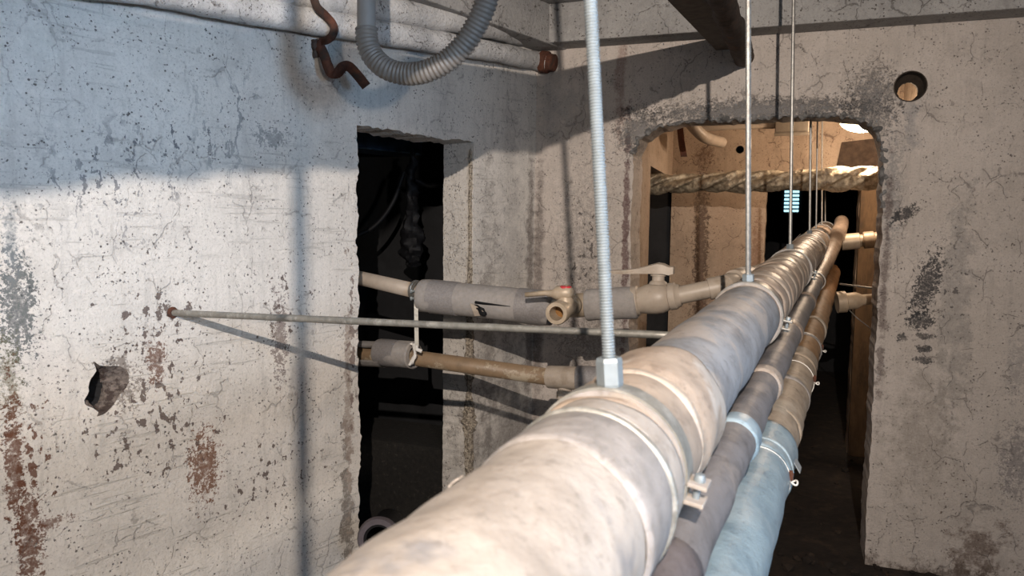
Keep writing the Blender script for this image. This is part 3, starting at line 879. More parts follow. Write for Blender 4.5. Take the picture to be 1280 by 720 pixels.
def wrap_mat(name, c, c2, spots, rough=0.55, sc=16):
    t = NT(name)
    n = t.noise(sc, 6, 0.7); n2 = t.noise(60, 4, 0.65); n3 = t.noise(7, 4, 0.6)
    col = t.mix(t.ramp(n, 0.36, 0.66), c, c2)
    col = t.mix(t.math('MULTIPLY', t.ramp(n3, 0.53, 0.62), 0.75), col, spots)
    col = t.mix(t.math('MULTIPLY', t.ramp(n2, 0.56, 0.66), 0.32), col, (c2[0] * 0.4, c2[1] * 0.4, c2[2] * 0.4))
    return t.done(col, rough, t.bump(t.math('ADD', n, t.math('MULTIPLY', n2, 0.4)), 0.5, 0.006), 0.0, 0.4)
WM = {
    'cream': wrap_mat('cream_wrap', (0.36, 0.32, 0.285), (0.27, 0.235, 0.205), (0.17, 0.17, 0.18)),
    'tan': wrap_mat('tan_wrap', (0.34, 0.265, 0.205), (0.24, 0.185, 0.145), (0.38, 0.34, 0.30)),
    'grey': wrap_mat('grey_wrap', (0.24, 0.24, 0.245), (0.16, 0.155, 0.155), (0.33, 0.28, 0.24)),
    'brown': wrap_mat('brown_wrap', (0.27, 0.21, 0.165), (0.17, 0.125, 0.095), (0.36, 0.30, 0.25), 0.4, 30),
    'band': wrap_mat('pale_tape', (0.36, 0.30, 0.245), (0.26, 0.215, 0.175), (0.20, 0.17, 0.14), 0.4),
    'greyband': wrap_mat('grey_tape_band', (0.29, 0.265, 0.25), (0.19, 0.175, 0.165), (0.30, 0.26, 0.22), 0.45),
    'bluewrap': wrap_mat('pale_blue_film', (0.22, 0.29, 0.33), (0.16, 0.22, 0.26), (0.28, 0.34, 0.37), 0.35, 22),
    'slate': wrap_mat('slate_wrap', (0.15, 0.14, 0.14), (0.10, 0.092, 0.09), (0.20, 0.175, 0.16), 0.5),
    'dark': wrap_mat('dark_foam_pipe', (0.11, 0.095, 0.095), (0.07, 0.058, 0.058), (0.16, 0.13, 0.11), 0.5),
    'sand': wrap_mat('sandy_wrap', (0.34, 0.275, 0.21), (0.24, 0.19, 0.145), (0.38, 0.33, 0.27), 0.5, 24),
    'ochre': wrap_mat('ochre_wrap', (0.30, 0.17, 0.075), (0.20, 0.11, 0.05), (0.24, 0.16, 0.1), 0.6, 24),
}
def pipe_section(name, ax, s0, s1, r, mat, parent, seg=44, lump=0.004, ridges=(), step=0.02, lscale=14, seed=0.0, endlip=0.004, fn=None):
    n = max(4, int((s1 - s0) / step))
    prof = []
    for i in range(n + 1):
        s = s0 + (s1 - s0) * i / n
        rr = r
        for (c, wd, h) in ridges:
            x = abs(s - c) / wd
            if x < 1: rr += h * (1 - x * x)
        prof.append((s, rr))
    prof = [(s0, r * 0.55), (s0, r - endlip)] + [(s0 + 0.004, prof[0][1])] + prof[1:-1] + [(s1 - 0.004, prof[-1][1]), (s1, r - endlip), (s1, r * 0.55)]
    return mesh(name, *sweep_axis(ax, VP, prof, seg, lump=lump, lscale=lscale, seed=seed, caps=False, fn=fn), mat, parent, 'all')
def band(name, ax, s0, s1, r, mat, parent, seg=44, lump=0.0015, lscale=20, seed=0.0):
    e_ = min(0.008, (s1 - s0) * 0.3)
    prof = [(s0, r - 0.005), (s0 + e_ * 0.4, r - 0.001), (s0 + e_, r), ((s0 + s1) / 2, r + 0.0003), (s1 - e_, r), (s1 - e_ * 0.4, r - 0.001), (s1, r - 0.005)]
    return mesh(name, *sweep_axis(ax, VP, prof, seg, lump=lump, lscale=lscale, seed=seed, caps=False), mat, parent, 'all')

main = thing('insulated_pipe', AX1 + VP * 1.0, 'thick lagged pipe with cream and brown wrap running away under threaded rods', 'pipe')
s1c, s2c, s3c, s4c = SR[:4]
RA = 0.0785
AXA = AX1 + side * 0.004 - upv * 0.003
pipe_section('insulation_sleeve', AXA, -0.7, s1c - 0.045, RA, WM['cream'], main, 64, 0.0035, [(0.36, 0.05, 0.002)], 0.012, 22)
sA = s1c
band('tape_band', AXA, sA - 0.17, sA - 0.09, RA + 0.004, WM['greyband'], main, 64, 0.003, 14)
band('tape_edge', AXA, sA - 0.088, sA - 0.079, RA + 0.0055, MT['old_steel'], main, 64)
pipe_section('insulation_collar', AXA, sA - 0.076, sA - 0.028, RA + 0.001, WM['cream'], main, 64, 0.003, (), 0.008, 20, 2.0, 0.012)
sB = s_of(822, 425, TOP1)
pipe_section('insulation_sleeve', AX1, s1c - 0.035, sB, R1 + 0.003, WM['tan'], main, 56, 0.006, [(s1c + 0.19, 0.10, 0.006), (s1c + 0.10, 0.012, -0.004)], 0.012, 16, 4.0)
band('tape_band', AX1, s1c + 0.088, s1c + 0.102, R1 + 0.005, WM['band'], main, 56, 0.003)
pipe_section('insulation_sleeve', AX1, sB - 0.02, s2c - 0.02, R1 - 0.001, WM['grey'], main, 52, 0.004, (), 0.02, 10, 6.0)
pipe_section('insulation_sleeve', AX1, s2c - 0.03, s3c, R1 - 0.001, WM['brown'], main, 48, 0.004, (), 0.02, 12, 8.0)
pipe_section('insulation_sleeve', AX1, s3c - 0.01, s4c + 0.2, R1 + 0.002, WM['brown'], main, 44, 0.006, (), 0.02, 16, 9.0)
pipe_section('insulation_sleeve', AX1, s4c + 0.19, s4c + 2.0, R1 - 0.002, WM['brown'], main, 40, 0.007, (), 0.03, 14, 11.0)
k = 0
s = s2c + 0.10
while s < s3c - 0.06:
    band('tape_band', AX1, s, s + random.uniform(0.04, 0.08), R1 + 0.0022, WM['band'] if k % 2 else WM['tan'], main, 44, 0.003, 22, k)
    s += random.uniform(0.09, 0.15); k += 1
s = s3c + 0.10
while s < s4c + 1.0:
    band('tape_band', AX1, s, s + random.uniform(0.04, 0.08), R1 + 0.0045, WM['band'] if k % 3 == 0 else WM['tan'], main, 40, 0.003, 22, k)
    s += random.uniform(0.10, 0.18); k += 1
# loose flaps of wrap
def flap(name, s, ang, ln, wd, mat, parent, ax, r, curl=0.5):
    vs = []; fs = []
    n = 6
    a0 = R(ang)
    for i in range(n + 1):
        t = i / n
        rr = r + curl * ln * t * t
        aa = a0 + t * ln / r * 0.8
        q = side * math.sin(aa) + upv * math.cos(aa)
        for sg in (-1, 1):
            for th in (0, 0.0015):
                vs.append(ax + VP * (s + sg * wd * (1 - 0.5 * t)) + q * (rr + th))
    for i in range(n):
        a = i * 4; b = a + 4
        fs += [(a, a + 2, b + 2, b), (a + 1, b + 1, b + 3, a + 3), (a, b, b + 1, a + 1), (a + 2, a + 3, b + 3, b + 2)]
    fs += [(0, 1, 3, 2), (4 * n, 4 * n + 2, 4 * n + 3, 4 * n + 1)]
    return mesh(name, vs, fs, mat, parent)
flap('wrap_flap', s1c - 0.20, -62, 0.012, 0.008, WM['cream'], main, AX1, RA + 0.002, -0.2)
flap('wrap_flap', sB - 0.03, -5, 0.03, 0.02, WM['band'], main, AX1, R1 + 0.004, 0.15)
flap('wrap_flap', s4c - 0.2, 40, 0.06, 0.03, WM['band'], main, AX1, R1 + 0.004, 0.3)
flap('wrap_flap', s4c + 0.4, -10, 0.08, 0.05, WM['band'], main, AX1, R1 + 0.004, 0.6)
flap('wrap_flap', s3c + 0.5, -30, 0.05, 0.04, WM['brown'], main, AX1, R1 + 0.004, 0.6)

# second, thinner pipe hugging the main one
thin = thing('slim_pipe', AX2 + VP * 1.0, 'slim dark lagged pipe tucked against the right side of the thick pipe', 'pipe')
pipe_section('pipe_wrap', AX2, -0.6, 0.72, R2, WM['dark'], thin, 32, 0.002, (), 0.02)
sj = s_of(938, 556, AX2)
pipe_section('pipe_wrap', AX2, 0.70, 3.4, R2 - 0.001, WM['slate'], thin, 32, 0.003, (), 0.02, 14, 3.0)
band('tape_band', AX2, sj - 0.03, sj + 0.02, R2 + 0.004, WM['bluewrap'], thin, 32)  # blue highlight on the slim pipe, put into the colour as a band
for q in (1.5, 2.1, 2.75):
    band('tape_band', AX2, q, q + 0.05, R2 + 0.003, WM['brown'], thin, 32)
eb = [AX2 + VP * s for s in (3.35, 3.8, 4.2)] + [W(1046, 296, 4.55), W(1051, 283, 4.95), W(1052, 277, 5.15)]
mesh('bend', *sweep(catmull(eb, 8), [0.034] * 9 + [0.036] * 8 + [0.044] * 24, 24, lump=0.003), WM['brown'], thin, 'all')
# tee and side branch towards the right
ta = W(1052, 303, 4.7); tb_ = W(1118, 297, 4.6)
mesh('branch', *lathe(ta, tb_, [(0.0, 0.05), (0.10, 0.05), (0.105, 0.038), (0.12, 0.038), (0.125, 0.052), (0.18, 0.052), (0.185, 0.044), (0.22, 0.044), (0.222, 0.056), (0.26, 0.056), (0.34, 0.05)], 24), MT['brass'], thin, True)

# lower pipe
low = thing('lower_pipe', AX3 + VP * 1.0, 'sandy wrapped pipe with a pale blue near end below the slim pipe', 'pipe')
sb = s_of(962, 562, AX3)
pipe_section('blue_sleeve', AX3, -0.5, sb, R3 + 0.003, WM['bluewrap'], low, 48, 0.003, [(sb - 0.02, 0.03, 0.003)], 0.015, 14)  # near section in pale blue
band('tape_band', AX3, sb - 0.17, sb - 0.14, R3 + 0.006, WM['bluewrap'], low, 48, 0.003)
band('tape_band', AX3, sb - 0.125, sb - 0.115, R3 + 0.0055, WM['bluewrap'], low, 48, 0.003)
def spiral(s, a): return 0.0025 * (((s / 0.11 + a / (2 * PI)) % 1.0) - 0.5) * 2
pipe_section('sandy_sleeve', AX3, sb - 0.03, 2.5, R3, WM['sand'], low, 44, 0.003, (), 0.012, 12, 5.0, fn=spiral)
pipe_section('ochre_sleeve', AX3, 2.48, 5.6, R3 - 0.001, WM['ochre'], low, 36, 0.004, (), 0.03, 12, 7.0, fn=spiral)
for i, q in enumerate((sb + 0.12, sb + 0.42, sb + 0.75, sb + 1.1, sb + 1.5)):
    band('tape_band', AX3, q, q + 0.035, R3 + 0.004, WM['greyband'] if i % 2 else WM['sand'], low, 40, 0.003, 20, i)
# white cable-tie loops on the right flank
def tie(s, parent):
    ring = [AX3 + VP * s + (side * math.cos(a) + upv * math.sin(a)) * (R3 + 0.0035) for a in [2 * PI * k / 30 for k in range(30)]]
    mesh('cable_tie', *sweep(ring, 0.0012, 6, closed=True), MT['white_plastic'], parent, True)
    c = AX3 + VP * s + side * (R3 + 0.010)
    lp = [c + side * (0.006 * math.cos(a)) + VP * (0.009 * math.sin(a)) + upv * 0.002 * math.sin(2 * a) for a in [2 * PI * k / 16 for k in range(16)]]
    mesh('tie_loop', *sweep(lp, 0.0018, 6, closed=True), MT['white_plastic'], parent, True)
    mesh('tie_rust', *lathe(c - side * 0.006 + upv * 0.004, c + side * -0.006 + upv * 1, [(0, 0.004), (0.012, 0.005), (0.018, 0.003)], 8), MT['rust'], parent)
for q in ((995, 605), (1027, 481), (1032, 440)):
    tie(s_of(*q, AX3 + side * R3), low)
fa = AX3 + VP * (sb - 0.06) + side * (R3 + 0.002)
mesh('film_tab', *boxv(fa + side * 0.006 - upv * 0.006, (side * 0.5 - upv * 0.86).normalized(), VP, (side * 0.86 + upv * 0.5).normalized(), 0.012, 0.018, 0.0008, 0.0), plain('clear_film', (0.25, 0.27, 0.28), 0.3), low)
# side branch of the lower pipe towards the right
ta = W(1046, 378, 4.1); tb_ = W(1110, 372, 4.05)
mesh('branch', *lathe(ta, tb_, [(0.0, 0.058), (0.045, 0.058), (0.05, 0.046), (0.10, 0.046), (0.13, 0.03), (0.185, 0.028), (0.187, 0.036), (0.215, 0.036), (0.217, 0.03), (0.24, 0.03)], 24), MT['brass'], low, True)
tag(mesh('binding_wire', *tube(W(1050, 355, 4.1), W(1098, 361, 3.9), 0.005, 8), MT['zinc'], None, True), 'thin straight wire above the lower brass branch right of the pipes', 'wire')
tag(mesh('loose_wire', *sweep(catmull([W(1062, 388, 4.0), W(1072, 398, 4.0), W(1085, 408, 3.95), W(1098, 420, 3.9)], 5), 0.003, 6), MT['zinc'], None, True), 'thin loose wire drooping below the lower brass branch', 'wire')

# ------------------------------------------------------------------ threaded rod hangers with pipe clamps
ROD_TOP = [(738, 0), (935.5, 0), (992, 0), (1015, 0)]
labels = ['blurred bright threaded rod nearest the camera clamped to the thick cream pipe',
          'threaded rod with zinc nut left of the two thin rods over the arch',
          'third threaded rod from the camera, in front of the pale blue louvre',
          'fourth threaded rod, just in front of the arch right of the louvre',
          'first thin rod beyond the arch, right of the louvre',
          'second thin rod beyond the arch, slightly slanting',
          'last thin rod beyond the arch, nearest the end of the thick pipe']
def thread(a, b, r, pitch, seg):
    a = Vector(a); L = (Vector(b) - a).length
    n = int(L / pitch)
    prof = []
    for i in range(n):
        prof += [(i * pitch, r * 0.86), (i * pitch + pitch * 0.5, r)]
    prof += [(n * pitch, r * 0.86), (L, r * 0.86)]
    return lathe(a, b, prof, seg)
def hexnut(c, d, r, h, mat, parent, name='nut'):
    return mesh(name, *lathe(c, Vector(c) + d, [(0, r * 0.9), (h * 0.12, r), (h * 0.88, r), (h, r * 0.9)], 6), mat, parent)
def hanger(i, s, label):
    far = i >= 4
    base = TOP1 + VP * s
    if not far:
        tx, ty = ROD_TOP[i]
        bz = proj(base)[2]
        top = W(tx, ty, bz - 0.087 * 0.3 if i == 0 else bz - 0.05)
        d = (top - base).normalized()
    else:
        d = (Z + UB * (-0.03 - 0.01 * (i - 4))).normalized() if i < 7 else Z
    top = base + d * ((HC - base.z) / d.z)
    h = thing('pipe_hanger', base, label, 'threaded rod', 'threaded rod hangers of the thick pipe')
    rr = 0.0068 if i in (0, 7) else (0.0068 if i < 3 else (0.007 if i == 3 else 0.006))
    mesh('threaded_rod', *thread(base + d * 0.004, top, rr, 0.0030 if i == 0 else 0.0055, 14 if i == 0 else 8), MT['zinc_bright'] if i == 0 else MT['zinc'], h, True)
    rc_ = (RA + 0.004) if i == 7 else R1 + (0.007 if i == 0 else 0.004)
    if i < 4:
        hexnut(base + d * (rc_ - R1), d, 0.0135, 0.030 if i == 0 else 0.018, MT['zinc_bright'], h)
    # clamp: steel ring with rubber lining and a pair of ears with a bolt
    wd = 0.013
    if i < 3:
        ring = mesh('clamp_ring', *sweep_axis(AX1 + VP * s, VP, [(-wd, rc_ - 0.001), (-wd, rc_ + 0.002), (wd, rc_ + 0.002), (wd, rc_ - 0.001)], 56, caps=False), MT['old_steel'] if i == 0 else MT['zinc'], h, True)
        mesh('rubber_lining', *sweep_axis(AX1 + VP * s, VP, [(-wd - 0.003, rc_ - 0.006), (-wd - 0.003, rc_ - 0.0004), (wd + 0.003, rc_ - 0.0004), (wd + 0.003, rc_ - 0.006)], 56, caps=False), WM['greyband'], h, True)
        ea = R(100)
        q = side * math.sin(ea) + upv * math.cos(ea)
        q2 = side * math.cos(ea) - upv * math.sin(ea)
        ec = AX1 + VP * s + q * (rc_ + 0.008)
        for sg in (-1, 1):
            mesh('clamp_ear', *boxv(ec + q2 * (0.009 * sg), q, VP, q2, 0.012, wd, 0.0022, 0.001), WM['cream'] if i == 0 else MT['zinc'], ring)
        mesh('bolt', *lathe(ec - q2 * 0.018 + q * 0.002, ec + q2 + q * 0.002, [(0, 0.0045), (0.004, 0.006), (0.008, 0.006), (0.008, 0.0038), (0.026, 0.0038), (0.026, 0.0065), (0.033, 0.0065)], 10), MT['zinc_bright'], ring, True)
    elif i == 3:
        mesh('clamp_ring', *sweep_axis(AX1 + VP * s, VP, [(-wd, rc_ - 0.001), (-wd, rc_ + 0.003), (wd, rc_ + 0.003), (wd, rc_ - 0.001)], 44, caps=False), MT['zinc'], h, True)
    else:
        mesh('clamp_ring', *sweep_axis(AX1 + VP * s, VP, [(-wd, rc_ - 0.004), (-wd, rc_ + 0.002), (wd, rc_ + 0.002), (wd, rc_ - 0.004)], 32, caps=False), MT['zinc'], h, True)
    return h
for i, s in enumerate(SR):
    hanger(i, s, labels[i])
hanger(7, -0.147, 'threaded rod on the thick pipe just left of the viewer, outside the view')
# clamp holding the slim pipe to the thick one
sc_ = s_of(1021, 352, AX2)
cl = thing('pipe_clip', AX2 + VP * sc_, 'small zinc bolt clamp between the thick and slim pipes', 'clamp')
mesh('clip_ring', *sweep_axis(AX2 + VP * sc_, VP, [(-0.014, R2 + 0.003), (-0.014, R2 + 0.007), (0.014, R2 + 0.007), (0.014, R2 + 0.003)], 30, caps=False), MT['zinc'], cl, True)
cb2 = AX2 + VP * sc_ - side * 0.02 + upv * (R2 + 0.02)
mesh('clip_bolt', *lathe(cb2 - upv * 0.03, cb2 + upv, [(0, 0.007), (0.008, 0.007), (0.008, 0.004), (0.05, 0.004), (0.05, 0.009), (0.062, 0.009)], 8), MT['zinc_bright'], cl)

# ------------------------------------------------------------------ upper branch pipe with valves
ub = thing('branch_pipe', W(640, 420, 2.95), 'upper branch pipe in grey foam with two ball valves crossing the left doorway', 'pipe')
P = W
r_p = 0.031
mesh('pipe_run', *sweep([P(380, 318, 3.75), P(447, 347, 3.32), P(530, 366, 3.10)], r_p, 20), MT['pvc'], ub, 'all')
a_, b_ = P(526, 369, 3.10), P(692, 386, 2.90)
Ls = (b_ - a_).length
mesh('foam_sleeve', *lathe(a_, b_, [(0, 0.03), (0, 0.060), (0.006, 0.066)] + [(0.006 + (Ls - 0.012) * i / 20, 0.066) for i in range(1, 20)] + [(Ls - 0.006, 0.066), (Ls, 0.060), (Ls, 0.02)], 32, lump=0.004, lscale=14, caps=False), MT['foam'], ub, 'all')
da_ = (b_ - a_).normalized()
mesh('tape', *lathe(a_ + da_ * 0.05, b_, [(0, 0.064), (0, 0.0685), (0.03, 0.069), (0.06, 0.0685), (0.09, 0.069), (0.12, 0.068), (0.12, 0.064)], 32, lump=0.002, lscale=20, caps=False), MT['foam_tape'], ub, True)
mesh('tape', *lathe(a_ + da_ * (Ls - 0.14), b_, [(0, 0.064), (0, 0.0685), (0.05, 0.069), (0.10, 0.0685), (0.13, 0.066)], 32, lump=0.002, lscale=20, caps=False), MT['foam_tape'], ub, True)
# torn gap in the foam
tg = a_.lerp(b_, 0.47)
q = (CAM - tg).normalized(); q = (q - da_ * q.dot(da_)).normalized(); qd = da_.cross(q); qd = qd if qd.z < 0 else -qd
sl = [tg + da_ * 0.004 + q * 0.066 + qd * 0.006, tg + da_ * 0.04 + q * 0.0665 + qd * 0.007, tg + da_ * 0.15 + q * 0.0668 + qd * 0.008]
mesh('foam_slit', *sweep(sl, [0.006, 0.005, 0.001], 8), MT['black'], ub, True)  # shade inside the slit, drawn as a solid black strip
tv = [tg + q * 0.0672 + qd * 0.012 - da_ * 0.015, tg + q * 0.066 + qd * 0.020 + da_ * 0.012, tg + q * 0.058 + qd * 0.037 + da_ * 0.040, tg + q * 0.046 + qd * 0.052 + da_ * 0.042, tg + q * 0.040 + qd * 0.060 - da_ * 0.002, tg + q * 0.056 + qd * 0.042 - da_ * 0.004]
mesh('torn_foam', [p + q * dd for dd in (0.0, 0.005) for p in tv], [(0, 1, 2, 5), (5, 2, 3, 4), (11, 8, 7, 6), (10, 9, 8, 11)] + [(i, (i + 1) % 6, 6 + (i + 1) % 6, 6 + i) for i in range(6)], MT['pvc'], ub)
mesh('torn_hole', *sweep(catmull([tg + da_ * 0.000 + q * 0.0635 + qd * 0.014, tg + da_ * 0.022 + q * 0.058 + qd * 0.030, tg + da_ * 0.036 + q * 0.049 + qd * 0.043, tg + da_ * 0.030 + q * 0.040 + qd * 0.053], 5), [0.003, 0.005, 0.007, 0.008, 0.009, 0.010, 0.011, 0.012, 0.012, 0.012, 0.012, 0.011, 0.010, 0.008, 0.006, 0.003], 10, lump=0.008, lscale=70), MT['black'], ub, True)  # shade inside the tear, drawn as a solid black lump
# brass tee body and side outlet valve
c0 = P(697, 384, 2.88); c1 = P(735, 381, 2.83)
mesh('tee_body', *lathe(c0 - da_ * 0.02, c1, [(0, 0.034), (0.04, 0.036), (0.07, 0.044), (0.10, 0.046), (0.15, 0.044)], 24), MT['brass'], ub, True)
tp = P(716, 381, 2.80)
dv = (P(697, 391, 2.62) - tp).normalized()
vb = mesh('drain_valve', *lathe(tp, tp + dv, [(0, 0.036), (0.02, 0.036), (0.03, 0.026), (0.07, 0.026), (0.08, 0.033), (0.12, 0.033), (0.13, 0.030), (0.16, 0.030), (0.165, 0.040), (0.20, 0.041), (0.21, 0.038), (0.21, 0.025), (0.14, 0.022)], 24, caps=False), MT['brass'], ub, True)
vq = tp + dv * 0.10
mesh('valve_stem', *lathe(vq, vq + Z, [(0, 0.03), (0.03, 0.03), (0.045, 0.02), (0.055, 0.02)], 16), MT['brass'], vb, True)
hv = vq + Z * 0.058
hd = (P(655, 367, 2.74) - P(697, 364, 2.70)).normalized()
hs = Z.cross(hd).normalized()
mesh('valve_handle', *sweep([hv - hd * 0.03, hv - hd * 0.01, hv + hd * 0.03, hv + hd * 0.05 , hv + hd * 0.075 + Z * 0.004, hv + hd * 0.15 + Z * 0.002], [0.012, 0.028, 0.026, 0.014, 0.010, 0.009], 12), MT['brass'], vb, 'all')
mesh('handle_cap', *lathe(hv + Z * 0.014, hv + Z, [(0, 0.022), (0.008, 0.022), (0.011, 0.014), (0.011, 0.001)], 14), MT['red'], vb, True)
mesh('valve_bore', *lathe(tp + dv * 0.145, tp + dv, [(0, 0.0005), (0, 0.024), (0.03, 0.026)], 16, caps=False), plain('ochre_bore', (0.22, 0.10, 0.02), 0.5), vb, True)
# second foam sleeve
a2, b2 = P(733, 381, 2.82), P(797, 378, 2.76)
L2 = (b2 - a2).length
mesh('foam_sleeve', *lathe(a2, b2, [(0, 0.03), (0, 0.055), (0.006, 0.059), (0.04, 0.058), (0.08, 0.060), (L2 * 0.7, 0.058), (L2 - 0.006, 0.060), (L2, 0.055), (L2, 0.03)], 32, lump=0.004, lscale=18, caps=False), MT['foam'], ub, True)
# ball valve
v0 = P(788, 377, 2.765); v1 = P(851, 369, 2.70)
Lv = (v1 - v0).length
vd = (v1 - v0).normalized()
bv = mesh('ball_valve', *lathe(v0, v1, [(0.0, 0.035), (0, 0.052), (0.012, 0.054), (0.03, 0.054), (0.034, 0.047), (0.045, 0.048), (0.06, 0.053), (0.09, 0.057), (0.115, 0.056), (0.135, 0.049), (0.14, 0.044), (0.143, 0.049), (0.165, 0.049), (0.17, 0.043), (Lv, 0.038), (Lv, 0.02)], 32, caps=False), MT['pvc'], ub, True)
vc = v0 + vd * 0.10 + Z * 0.05
mesh('valve_neck', *lathe(vc, vc + Z, [(0, 0.034), (0.008, 0.030), (0.014, 0.022), (0.03, 0.022), (0.03, 0.028), (0.036, 0.028)], 18), MT['pvc'], bv, True)
hl = (P(750, 346, 2.76) - P(822, 344, 2.68)).normalized()
hq = vc + Z * 0.048
hw = Z.cross(hl).normalized()
prof = [(-0.055, 0.016, 0.012, 0.0), (-0.04, 0.022, 0.014, -0.002), (-0.02, 0.030, 0.016, 0.006), (0.0, 0.032, 0.018, 0.008), (0.03, 0.030, 0.014, 0.006), (0.07, 0.026, 0.009, 0.002), (0.12, 0.022, 0.007, 0.0), (0.20, 0.018, 0.006, 0.0), (0.215, 0.010, 0.004, 0.0)]
vs = []; fs = []
for (t, wv, hh, zo) in prof:
    for (sa, sb_) in ((-1, -1), (1, -1), (1, 1), (0.4, 1.25), (-0.4, 1.25), (-1, 1)):
        vs.append(hq + hl * t + hw * (wv * sa) + Z * (hh * sb_ + zo))
for i in range(len(prof) - 1):
    for k in range(6):
        k2 = (k + 1) % 6
        fs.append((i * 6 + k, i * 6 + k2, i * 6 + 6 + k2, i * 6 + 6 + k))
fs += [tuple(range(6)), tuple(len(vs) - 6 + k for k in range(6))]
mesh('lever', vs, fs, MT['pvc'], bv, True)
# onward pipe, couplings, elbow, then away through the arch
e0 = P(845, 370, 2.70); e1 = P(908, 358, 2.66)
run2 = catmull([e0, P(886, 361.5, 2.67), P(906, 357, 2.67), P(918, 352, 2.74), P(930, 347.5, 2.84), P(945, 342, 2.98), P(975, 331, 3.5), P(1004, 318, 4.4), P(1020, 309, 5.2)], 8)
mesh('pipe_run', *sweep(run2, 0.032, 22), MT['pvc'], ub, 'all')
for (i0, i1, rr) in ((8, 15, 0.039), (16, 22, 0.038), (24, 29, 0.043), (31, 36, 0.043)):
    pc = run2[i0:i1]
    mesh('coupling', *sweep(pc, rr, 24), MT['pvc'], ub, True)

# ------------------------------------------------------------------ lower branch pipe
lb = thing('branch_pipe', W(600, 480, 3.0), 'lower brown branch pipe with a foam collar and a drop tee below the steel rod', 'pipe')
q0, q1 = P(380, 436, 3.8), P(692, 472, 2.92)
mesh('pipe_run', *sweep([q0, P(450, 443, 3.36), P(515, 447, 3.18), q1], 0.033, 20), MT['pvc_brown'], lb, 'all')
# split foam half shells left of the collar
fa_, fb_ = P(425, 441, 3.45), P(482, 443, 3.24)
fd = (fb_ - fa_).normalized()
qn = (CAM - fa_).normalized(); qn = (qn - fd * qn.dot(fd)).normalized(); qs = fd.cross(qn); qs = qs if qs.z > 0 else -qs
for sg in (1, -1):
    vs = []; fs = []; n = 9
    for i in range(8):
        t = i / 7
        for k in range(n):
            a = R(38) + (PI - R(50)) * k / (n - 1)
            d = qn * math.cos(a) + qs * (sg * math.sin(a))
            for rr in (0.044, 0.056):
                vs.append(fa_ + (fb_ - fa_) * t + d * (rr + 0.002 * mnoise.noise(Vector((t * 9, k, sg)))))
    for i in range(7):
        for k in range(n - 1):
            for o_ in (0, 1):
                a = (i * n + k) * 2 + o_; b = (i * n + k + 1) * 2 + o_
                fs.append((a, b, b + n * 2, a + n * 2))
        for k in (0, n - 1):
            a = (i * n + k) * 2
            fs.append((a, a + 1, a + 1 + n * 2, a + n * 2))
    mesh('foam_half', vs, fs, MT['foam'], lb, True)
f0, f1 = P(474, 440, 3.26), P(518, 444, 3.15)
Lf = (f1 - f0).length
mesh('foam_sleeve', *lathe(f0, f1, [(0, 0.04), (0, 0.052), (0.006, 0.056), (Lf * 0.5, 0.056), (Lf - 0.006, 0.057), (Lf, 0.052), (Lf, 0.034)], 30, lump=0.004, lscale=18, caps=False), MT['foam'], lb, True)
mesh('tape', *lathe(f0 + (f1 - f0) * 0.05, f1, [(0, 0.052), (0, 0.058), (0.05, 0.0585), (0.11, 0.058), (0.11, 0.05)], 30, lump=0.003, lscale=24, caps=False), MT['foam_tape'], lb, True)
mesh('torn_wrap', *sweep(catmull([P(513, 430, 3.09), P(519, 436, 3.08), P(517, 446, 3.08), P(513, 456, 3.09)], 4), [0.008] * 13, 8, lump=0.012, lscale=60), MT['white_plastic'], lb, True)
g0, g1 = P(686, 471, 2.93), P(724, 473, 2.87)
mesh('tee', *lathe(g0, g1, [(0, 0.033), (0, 0.043), (0.004, 0.044), ((g1 - g0).length, 0.044), ((g1 - g0).length, 0.03)], 28, caps=False), MT['pvc'], lb, True)
g2 = P(760, 474, 2.83); g3 = P(860, 478, 2.75)
mesh('foam_sleeve', *lathe(P(721, 473, 2.875), g3, [(0, 0.03), (0, 0.046), (0.005, 0.050), (0.06, 0.050), (0.14, 0.051), (0.30, 0.050), (0.40, 0.05)], 28, lump=0.004, lscale=22), MT['foam_tape'], lb, True)
n0 = P(706, 474, 2.90)
mesh('drop_nipple', *lathe(n0, n0 - Z, [(0, 0.027), (0.05, 0.027), (0.05, 0.031), (0.075, 0.031), (0.075, 0.025), (0.42, 0.025)], 20), MT['pvc'], lb, True)

# strap tying the two branch pipes together
s0, s1 = P(520, 376, 3.06), P(521, 433, 3.05)
stp = thing('pipe_strap', s1, 'thin metal strap linking the two branch pipes in the doorway', 'strap')
sx = (P(530, 400, 3.05) - P(520, 400, 3.05)).normalized()
mesh('strap_strip', *boxv((s0 + s1) / 2, sx, sx.cross((s0 - s1).normalized()), (s0 - s1).normalized(), 0.008, 0.002, (s0 - s1).length / 2), MT['old_steel'], stp)
pa_, pb_ = P(447, 347, 3.32), P(530, 366, 3.10)
pdv = (pb_ - pa_).normalized()
pc_ = P(521, 363, 3.122)
mesh('clamp_ring', *lathe(pc_ - pdv * 0.012, pc_ + pdv, [(0, 0.034), (0, 0.042), (0.010, 0.042), (0.012, 0.039), (0.016, 0.042), (0.026, 0.042), (0.026, 0.034)], 24, caps=False), MT['zinc'], stp, True)
for dy in (0, 9):
    bq = P(518, 364 + dy, 3.075)
    mesh('bolt', *lathe(bq + sx * -0.016, bq + sx, [(0, 0.009), (0.008, 0.009), (0.008, 0.005), (0.026, 0.005), (0.026, 0.009), (0.034, 0.009)], 8), MT['zinc_bright'], stp)
mesh('strap_hook', *sweep([s1 + Z * 0.005, s1 - Z * 0.012, s1 - Z * 0.02 + sx * 0.02], 0.008, 8), MT['white_plastic'], stp, True)

